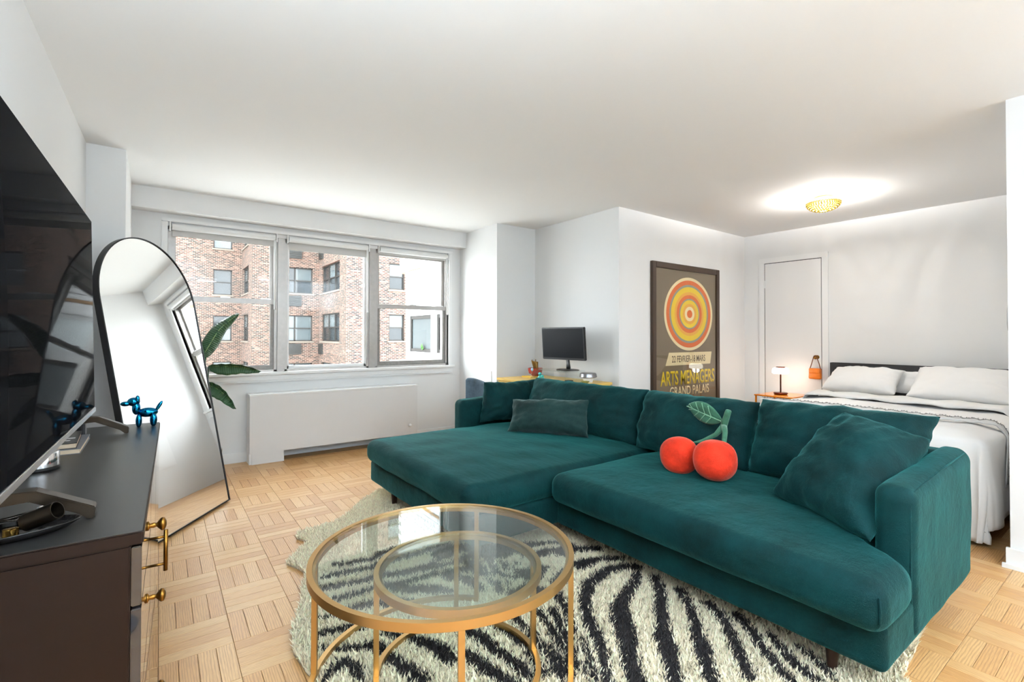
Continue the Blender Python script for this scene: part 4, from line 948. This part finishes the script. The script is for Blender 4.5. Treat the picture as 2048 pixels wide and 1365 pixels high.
# folded top edge with ruffle band
fold = MB(); vv = []; ff = []
ny_ = 60
for i in range(ny_+1):
    y = .63+1.54*i/ny_
    for j, (dx, dz) in enumerate(((-.17, .635), (-.19, .645), (-.10, .665), (.06, .668), (.14, .655), (.15, .63))):
        w_ = .010*math.sin(y*17+j)+.008*noise.noise(Vector((y*9, j, 2))); vv.append((5.26+dx+w_, y, dz+w_*.5-(.16*max(0, (.72-y)/.09)+.16*max(0, (y-2.09)/.08))))
for i in range(ny_):
    for j in range(5): ff.append((i*6+j, (i+1)*6+j, (i+1)*6+j+1, i*6+j+1))
mb = MB(); mb.add(vv, ff); sh = mb.build('folded_sheet', M_linen, None, True); sh.modifiers.new('solid', 'SOLIDIFY').thickness = .008
tag(sh, 'white sheet folded back across the bed below the pillows', 'sheet')
# quilt with ruffled trim lying across the foot half
qv = []; qf = []
M_quilt = simple('pale_grey_quilt', (.70, .69, .675, 1), .9, bump=.6, bscale=60)
nq = 70
for i in range(nq+1):
    s = -.36+i/nq*(1.50+.36)
    y = .645+max(s, 0); z = .638; x0 = 4.36+.02*math.sin(y*5)
    if s < .06:
        a = min(1, (.06-s)/.10); z -= .05*a*a+max(0, -s-.02)*.95; y = .645+max(s, -.03)*.6-.028*min(1, max(0, -s)/.05)
        x0 -= .25*max(0, -s)
    for j, (dx, dz) in enumerate(((-.045, 0.004), (-.03, .014), (0, .017), (.03, .014), (.045, .004))):
        r_ = .004*math.sin(i*2.3+j*1.7); qv.append((x0+dx+r_, max(y, .509), z+dz+r_))
for i in range(nq):
    for j in range(4): qf.append((i*5+j, (i+1)*5+j, (i+1)*5+j+1, i*5+j+1))
mb = MB(); mb.add(qv, qf); qo = mb.build('quilt_border', M_quilt, dv, True); qo.modifiers.new('solid', 'SOLIDIFY').thickness = .006
qo['label'] = 'pale grey ruffled border band'
tm = MB()
for i in range(nq*2):
    t = i/(nq*2)*nq; k = min(int(t), nq-1); u = t-k
    p = Vector(qv[k*5+2])*(1-u)+Vector(qv[(k+1)*5+2])*u
    d = Vector((.022 if i % 2 else -.022, random.uniform(-.006, .006), .004)); tm.tube([p+Vector((0, 0, .003)), p+d*.6+Vector((0, 0, .007)), p+d], .0016, 4)
tm.tube([Vector(qv[i*5+2])+Vector((0, 0, .004)) for i in range(nq+1)], .0022, 5)
tm.build('thread_trim', simple('grey_thread', lin(120, 118, 116), .9), dv)
def bp3(lab, cs, t, sd, nm='bed_pillow'):
    o, _ = pillow(nm, *cs, t, M_linen, None, seed=sd, wr=.008, pinch=.03, p=3.2); tag(o, lab, 'pillow', 'white bed pillows')
bp3('white pillow on the left of the headboard', ((5.50, 2.12, .665), (5.48, 1.50, .665), (5.78, 1.50, .868), (5.80, 2.08, .868)), .17, 11)
bp3('white pillow on the right of the headboard beside the wall', ((5.42, 1.40, .665), (5.40, .70, .665), (5.74, .70, .895), (5.76, 1.38, .91)), .18, 12)
bp3('flatter white pillow behind the other two at the headboard', ((5.74, 1.72, .66), (5.74, 1.10, .66), (5.86, 1.10, .86), (5.86, 1.72, .86)), .09, 13)

# nightstand, lamp
ns = thing('nightstand', 'orange acrylic bedside table between bed and white door', 'table', (5.68, 2.58, 0))
M_acry = N('orange_acrylic').set(Base_Color=lin(246, 150, 30), Roughness=.06).m; M_acry.node_tree.nodes['Principled BSDF'].inputs['Transmission Weight'].default_value = .35
rbox('table_top', 5.46, 5.93, 2.37, 2.79, .528, .545, .008, M_acry, ns, 6, 6, 1)
for a, b in ((5.47, 2.38), (5.905, 2.38), (5.47, 2.765), (5.905, 2.765)): MB().box(a, a+.015, b, b+.015, 0, .528).build('leg', M_acry, ns)
MB().box(5.48, 5.91, 2.385, 2.775, .18, .192).build('shelf', M_acry, ns, bevel=.003)
LX, LY, LZ = 5.66, 2.588, .546
tl = thing('table_lamp', 'small bronze table lamp with a glowing white shade on the orange nightstand', 'lamp', (LX, LY, LZ))
M_lb = simple('dark_copper', lin(92, 44, 30), .25, .9)
MB().lathe([(0, 0), (.062, 0), (.072, .008), (.074, .016), (.066, .024), (.02, .028), (0, .028)], (LX, LY, LZ), 36).build('lamp_base', M_lb, tl, auto=True)
MB().lathe([(.008, .026), (.008, .26)], (LX, LY, LZ), 16).build('lamp_pole', M_lb, tl, auto=True)
M_opal = emit('opal_glass_lit', (1, .93, .80, 1), 6.0)
MB().lathe([(0, .232), (.070, .232), (.082, .238), (.086, .25), (.080, .285), (.066, .297), (.0, .299)], (LX, LY, LZ), 40).build('lamp_shade', M_opal, tl, auto=True)
MB().lathe([(0, .299), (.046, .299), (.048, .305), (.044, .311), (0, .312)], (LX, LY, LZ), 32).build('shade_cap', M_lb, tl, auto=True)

# handbag on the door knob
hb = thing('handbag', 'small orange leather handbag hanging from the brass door knob', 'bag', (5.92, 2.34, .72))
M_ob = simple('orange_leather', lin(226, 120, 28), .4, var=.25, vscale=30)
rbox('bag_body', 5.905, 5.958, 2.275, 2.405, .722, .838, .018, M_ob, hb, 3, 6, 6, f=lambda v: Vector((v.x, 2.34+(v.y-2.34)*(1-.12*(v.z-.722)/.116), v.z)))
rbox('flap', 5.899, 5.962, 2.283, 2.397, .785, .842, .012, M_ob, hb, 3, 6, 3)
MB().tube([(5.93, 2.285, .83), (5.925, 2.30, .90), (5.918, 2.322, .972), (5.918, 2.336, .980), (5.918, 2.350, .972), (5.925, 2.372, .90), (5.93, 2.395, .83)], .005, 8).build('strap', simple('brown_leather_strap', lin(110, 58, 28), .5), hb, True)

# ceiling light in the bedroom
cl_ = thing('ceiling_light', 'gold beaded semi-flush ceiling light glowing in the bedroom', 'lamp', (4.80, 1.82, CEIL-.13))
CX_, CY_ = 4.80, 1.82
MB().lathe([(.0, 0), (.05, 0), (.062, -.006), (.064, -.018), (.05, -.024), (0, -.024)], (CX_, CY_, CEIL), 36).build('canopy', M_trim, cl_, auto=True)
MB().lathe([(.009, -.024), (.009, -.085)], (CX_, CY_, CEIL), 14).build('stem', M_trim, cl_)
bdm = MB()
for r_ in range(7):
    t = r_/6; R_ = .13*math.cos(t*1.25); z = CEIL-.055-.072*math.sin(t*1.25); n_ = max(5, int(2*PI*R_/.021))
    for k in range(n_):
        a = 2*PI*(k+.5*(r_ % 2))/n_; bdm.ell((CX_+R_*math.cos(a), CY_+R_*math.sin(a), z), (.0095, .0095, .0095), 8, 5)
stuff(bdm.build('bead_bowl', simple('gold_crystal', lin(238, 206, 110), .12, .75), cl_, True))
MB().ell((CX_, CY_, CEIL-.078), (.024, .024, .024), 16, 10).build('bulb', emit('warm_bulb', (1, .93, .80, 1), 30), cl_, True)
ringbar(CX_, CY_, .137, .008, CEIL-.062, CEIL-.054).build('rim', M_gold, cl_, auto=True)
pd_ = bpy.data.lights.new('ceiling_bulb', 'POINT'); pd_.energy = 100; pd_.color = (1, .98, .95); pd_.shadow_soft_size = .03
po = bpy.data.objects.new('ceiling_bulb', pd_); COL.objects.link(po); po.location = (CX_, CY_, CEIL-.05)
pd_ = bpy.data.lights.new('lamp_bulb', 'POINT'); pd_.energy = 2.2; pd_.color = (1, .9, .74); pd_.shadow_soft_size = .04
po = bpy.data.objects.new('lamp_bulb', pd_); COL.objects.link(po); po.location = (LX, LY, LZ+.215)

# ------------------------------------------------------------------ framed poster
ps = thing('framed_poster', 'tall brown-framed vintage poster with coloured rings and yellow lettering', 'poster', (4.69, 3.12, .32))
def pw(x): return 3.13+(x-3.588)/(6.2-3.588)*.037
PX0, PX1, PZ0, PZ1, PY = 4.07, 5.305, .31, 1.968, 3.138
M_pf = simple('dark_brown_frame', lin(62, 44, 30), .4); M_pb = simple('brown_poster_paper', lin(124, 104, 82), .55)
for nm_, b in (('frame_side', (PX0, PX0+.06, PY-.034, PY+.004, PZ0, PZ1)), ('frame_side', (PX1-.06, PX1, PY-.034, PY+.004, PZ0, PZ1)), ('frame_rail', (PX0+.06, PX1-.06, PY-.034, PY+.004, PZ1-.06, PZ1)), ('frame_rail', (PX0+.06, PX1-.06, PY-.034, PY+.004, PZ0, PZ0+.06))):
    MB().box(*b).build(nm_, M_pf, ps, bevel=.003)
pr_ = MB().box(PX0+.055, PX1-.055, PY-.016, PY-.006, PZ0+.055, PZ1-.055).build('print', M_pb, ps)
def ink(n, c): return simple(n, c, .6)
I_c = ink('cream_ink', lin(240, 216, 172)); I_o = ink('orange_ink', lin(226, 104, 34)); I_g = ink('grey_ink', lin(150, 150, 140)); I_y = ink('yellow_ink', lin(238, 200, 30)); I_a = ink('amber_ink', lin(236, 168, 60)); I_b = ink('brown_ink', lin(84, 62, 44))
def disc(rx, rz, mat, k, cx=4.727, cz=1.44):
    pts = [(cx+rx*math.cos(2*PI*i/64), cz+rz*math.sin(2*PI*i/64)) for i in range(64)]
    MB().prism(pts, PY-.016-.0004*(k+1), PY-.016-.0004*k, 'xz').build('printed_ring', mat, pr_)
for k, (f_, mt) in enumerate(((1, I_c), (.92, I_o), (.80, I_g), (.74, I_y), (.60, I_a), (.52, I_o), (.42, I_g), (.38, I_y), (.28, I_a), (.20, I_c), (.11, I_o))): disc(.45*f_, .40*f_, mt, k)
MB().prism([(4.30, .885), (5.13, .885), (5.16, 1.022), (4.36, 1.022)], PY-.0168, PY-.016, 'xz').build('printed_band', I_c, pr_)
def PM(x, z, d=.0172): return Matrix.Translation((x, PY-d, z)) @ Matrix.Rotation(PI/2, 4, 'X')
text_mesh('lettering', '22 FEVRIER-18 MARS', .62, .072, I_b, pr_, PM(4.72, .952), off=.004)
text_mesh('lettering', 'ARTS MENAGERS', 1.0, .155, I_y, pr_, PM(4.715, .750), off=.02)
text_mesh('lettering', 'GRAND PALAIS', .73, .10, I_c, pr_, PM(4.738, .608), off=.015)
MB().box(PX0+.055, PX1-.055, PY-.0225, PY-.0205, PZ0+.055, PZ1-.055).build('glazing', M_glass, ps)

# ------------------------------------------------------------------ desk corner
dk = thing('yellow_desk', 'pale yellow wooden desk cabinet in the corner behind the sofa', 'desk', (3.25, 3.75, 0))
M_yel = simple('yellow_wood', lin(226, 186, 98), .4, var=.1, vscale=5)
MB().box(2.955, 3.575, 3.20, 4.275, .725, .75).build('desk_top', M_yel, dk, bevel=.003)
MB().box(2.975, 3.565, 3.215, 4.26, .10, .724).build('desk_body', M_yel, dk, bevel=.003)
for k in range(2):
    ya = 3.22+k*.52
    for z0, z1 in ((.60, .715), (.12, .59)):
        d_ = MB().box(2.957, 2.976, ya, ya+.51, z0, z1).build('drawer', M_yel, dk, bevel=.003)
        MB().box(2.945, 2.957, ya+.22, ya+.29, (z0+z1)/2-.005, (z0+z1)/2+.005).build('pull', M_brass, d_)
for a, b in ((2.98, 3.22), (3.52, 3.22), (2.98, 4.215), (3.52, 4.215)): MB().box(a, a+.04, b, b+.04, 0, .10).build('foot', M_walnut, dk)
rs = thing('acrylic_riser', 'clear acrylic monitor stand on the yellow desk', 'stand', (3.33, 3.66, .75))
M_ac2 = glassy('clear_acrylic', (.95, .975, .98, 1), 1.5)
rp = [(3.45, .75), (3.45, .84), (3.46, .855), (3.92, .855), (3.935, .84), (3.935, .75), (3.925, .75), (3.925, .838), (3.918, .845), (3.468, .845), (3.46, .838), (3.46, .75)]
MB().prism(rp, 3.19, 3.46, 'yz').build('riser_shelf', M_ac2, rs)
mo = thing('computer_monitor', 'black flat computer monitor on the acrylic desk stand', 'monitor', (3.33, 3.62, .855))
Tm = Matrix.Translation((3.33, 3.64, 1.12)) @ Matrix.Rotation(math.radians(6), 4, 'Z') @ Matrix.Rotation(math.radians(-4), 4, 'Y')
def mob(nm_, b, mat, bevel=.003):
    m = MB(); m.T = Tm; m.box(*b); return m.build(nm_, mat, mo, bevel=bevel)
mob('bezel', (-.010, .022, -.285, .285, -.165, .165), M_frameblk, .006); mob('screen', (-.0115, -.0100, -.270, .270, -.143, .152), simple('dark_display', (.006, .007, .009, 1), .35, Specular_IOR_Level=.12), 0)
mob('back_shell', (.022, .05, -.16, .16, -.1, .1), M_frameblk, .01)
MB().tube([(3.355, 3.60, 1.02), (3.35, 3.585, .92), (3.34, 3.57, .868)], [.022, .024, .030], 10, flat=.5).build('stand_neck', M_frameblk, mo, True)
MB().lathe([(0, .0), (.13, .0), (.135, .004), (.11, .010), (.03, .014), (0, .014)], (0, 0, 0), 36).v
mb = MB().lathe([(0, .0), (.13, .0), (.135, .004), (.11, .010), (.03, .014), (0, .014)], (0, 0, 0), 36); mb.v = [(3.335+v[0]*.75, 3.575+v[1], .856+v[2]) for v in mb.v]; mb.build('stand_base', M_frameblk, mo, auto=True)
# ornaments on the desk
sp_ = thing('ship_ornament', 'red lacquer ship ornament with a gold sail on the yellow desk', 'ornament', (3.32, 4.07, .765))
MB().lathe([(0, 0), (.035, 0), (.04, .008), (.07, .03), (.078, .06), (.080, .085), (.074, .085), (.070, .06), (.03, .02), (0, .018)], (3.32, 4.07, .765), 28).build('hull', simple('red_lacquer', lin(168, 44, 28), .25, var=.3, vscale=30), sp_, auto=True)
sv = []
for i in range(9):
    for j in range(9):
        u, v = i/8, j/8; sv.append((3.32-.05*math.sin(PI*u)*(.6+.4*v), 4.02+.10*u*(.75+.25*v), .845+.075*v+.02*u*v))
mb = MB(); mb.add(sv, [(i*9+j, (i+1)*9+j, (i+1)*9+j+1, i*9+j+1) for i in range(8) for j in range(8)]); so = mb.build('sail', simple('old_gold', lin(128, 92, 40), .35, .7, var=.4, vscale=60), sp_, True); so.modifiers.new('s', 'SOLIDIFY').thickness = .003
MB().lathe([(.004, .02), (.004, .175), (0, .18)], (3.325, 4.07, .765), 8).build('mast', M_brass, sp_)
tag(MB().box(3.22, 3.36, 4.03, 4.18, .75, .764).build('note_pad', simple('yellow_pad', lin(222, 182, 60), .7), None, bevel=.002), 'flat yellow note box under the red ship ornament', 'box')
tf = MB()
for c, r in (((3.16, 3.80, .775), (.018, .02, .025)), ((3.16, 3.80, .81), (.016, .022, .018)), ((3.16, 3.765, .79), (.014, .022, .014)), ((3.16, 3.745, .765), (.01, .01, .016)), ((3.16, 3.825, .765), (.01, .01, .016))): tf.ell(c, r, 12, 8)
tag(tf.build('animal_figurine', simple('turquoise_glaze', lin(60, 176, 176), .2), None, True), 'tiny turquoise animal figurine on the yellow desk', 'figurine')
bt = thing('glass_bottle', 'tiny clear bottle with a blue stopper on the yellow desk', 'bottle', (3.14, 3.90, .75))
MB().lathe([(0, 0), (.018, 0), (.018, .05), (.008, .065), (.008, .08)], (3.14, 3.90, .75), 16).build('bottle_glass', M_ac2, bt, auto=True)
MB().ell((3.14, 3.90, .85), (.014, .014, .018), 12, 8).build('stopper', simple('pale_blue_glass', lin(150, 190, 210), .1), bt, True); MB().lathe([(.005, .075), (.005, .09)], (3.14, 3.90, .75), 8).build('stopper_neck', M_ac2, bt)
dish = thing('lidded_dish', 'silver-lidded white dish on the right of the yellow desk', 'dish', (3.35, 3.32, .75))
MB().lathe([(0, 0), (.04, 0), (.05, .03), (.052, .045), (0, .045)], (3.38, 3.335, .75), 24).build('dish_body', M_trim, dish, auto=True)
MB().lathe([(.075, .046), (.085, .052), (.08, .082), (.07, .092), (0, .094)], (3.38, 3.335, .75), 28).build('dish_lid', simple('engraved_silver', lin(150, 150, 152), .3, 1, bump=.8, bscale=90), dish, auto=True)
for (px_, py_), lab, mt in (((3.17, 3.38), 'small dark wooden saucer left of the lidded dish', M_walnut), ((3.25, 3.245), 'small green bowl at the right end of the yellow desk', simple('olive_glaze', lin(150, 150, 90), .3))):
    tag(MB().lathe([(0, 0), (.02, 0), (.04, .022), (.042, .026), (.036, .024), (.018, .006), (0, .005)], (px_, py_, .75), 22).build('small_bowl', mt, None, auto=True), lab, 'bowl')
# desk chair glimpsed behind the sofa arm
dc = thing('desk_chair', 'grey-blue velvet chair behind the far arm of the sofa', 'chair', (2.72, 4.0, 0))
rbox('seat', 2.50, 2.92, 3.80, 4.28, .40, .48, .03, M_greyvel, dc, 6, 6, 2)
def cbf(v):
    v.x += .05*((v.y-4.04)/.25)**2*-1+.06*(v.z-.45)/.3*-0; v.z -= .10*max(0, (4.24-v.y)/.45)**1.3*(v.z-.42)/.34; return v
rbox('backrest', 2.62, 2.69, 3.80, 4.30, .43, .765, .03, M_greyvel, dc, 3, 12, 8, f=cbf)
for a, b in ((2.53, 3.83), (2.89, 3.83), (2.53, 4.25), (2.89, 4.25)): MB().lathe([(.011, 0), (.017, .40)], (a, b, 0), 12).build('leg', M_walnut, dc)

# round wall mirror on the bedroom side of the partition, seen edge-on
wm = thing('round_wall_mirror', 'round grey-framed wall mirror seen edge-on at the partition corner', 'mirror', (3.95, .52, 1.30))
mb = MB().lathe([(0, 0), (.10, 0), (.105, .02), (.10, .04), (.085, .045), (.08, .038), (0, .038)], (0, 0, 0), 40); mb.v = [(3.955+v[0], .497+v[2], 1.305+v[1]) for v in mb.v]; mb.build('mirror_frame', M_silver, wm, auto=True)
mb = MB().lathe([(0, .0385), (.079, .0385)], (0, 0, 0), 40); mb.v = [(3.955+v[0], .497+v[2], 1.305+v[1]) for v in mb.v]; mb.build('mirror_plate', M_mirror, wm)

# ------------------------------------------------------------------ unseen fill lamps added behind the camera to brighten the room
def added_ceiling_fill(x, y, e, lab):
    t = thing('flush_ceiling_light', lab, 'lamp', (x, y, CEIL-.09), 'flush ceiling lights of the living room')
    MB().lathe([(0, 0), (.20, 0), (.205, -.02), (.19, -.03)], (x, y, CEIL), 36).build('canopy', M_trim, t, auto=True)
    MB().lathe([(.19, -.02), (.185, -.06), (.12, -.085), (0, -.09)], (x, y, CEIL), 36).build('diffuser', emit('opal_diffuser', (.92, .97, 1, 1), 3), t, auto=True)
    d = bpy.data.lights.new('flush_bulb', 'AREA'); d.shape = 'DISK'; d.size = .36; d.energy = e; d.color = (.9, .96, 1)
    o = bpy.data.objects.new('flush_bulb', d); COL.objects.link(o); o.location = (x, y, CEIL-.095)
added_ceiling_fill(1.9, -.6, 8, 'round white flush ceiling light over the sofa side')
added_ceiling_fill(.9, -1.6, 8, 'round white flush ceiling light near the entry')
def added_uplight(x, y, e, lab):  # floor lamp added out of view, bounces fill light off the ceiling
    t = thing('torchiere_lamp', lab, 'lamp', (x, y, 0), 'torchiere floor lamps behind the camera')
    MB().lathe([(0, 0), (.13, 0), (.135, .012), (.03, .025), (0, .025)], (x, y, 0), 32).build('lamp_base', M_black, t, auto=True)
    MB().lathe([(.012, .02), (.012, 1.68)], (x, y, 0), 14).build('lamp_pole', M_black, t, auto=True)
    MB().lathe([(.0, 1.68), (.03, 1.68), (.13, 1.74), (.17, 1.80), (.166, 1.80), (.125, 1.748), (.03, 1.69), (0, 1.69)], (x, y, 0), 32).build('lamp_bowl', M_black, t, auto=True)
    d = bpy.data.lights.new('torchiere_bulb', 'AREA'); d.shape = 'DISK'; d.size = .26; d.energy = e; d.color = (.70, .86, 1)
    o = bpy.data.objects.new('torchiere_bulb', d); COL.objects.link(o); o.location = (x, y, 1.785); o.rotation_euler = (PI, 0, 0)
added_uplight(-.24, .1, 105, 'black torchiere floor lamp at the west wall behind the camera')
added_uplight(.4, -1.9, 85, 'black torchiere floor lamp in the entry corner')
added_uplight(3.1, -2.1, 75, 'black torchiere floor lamp near the partition wall')
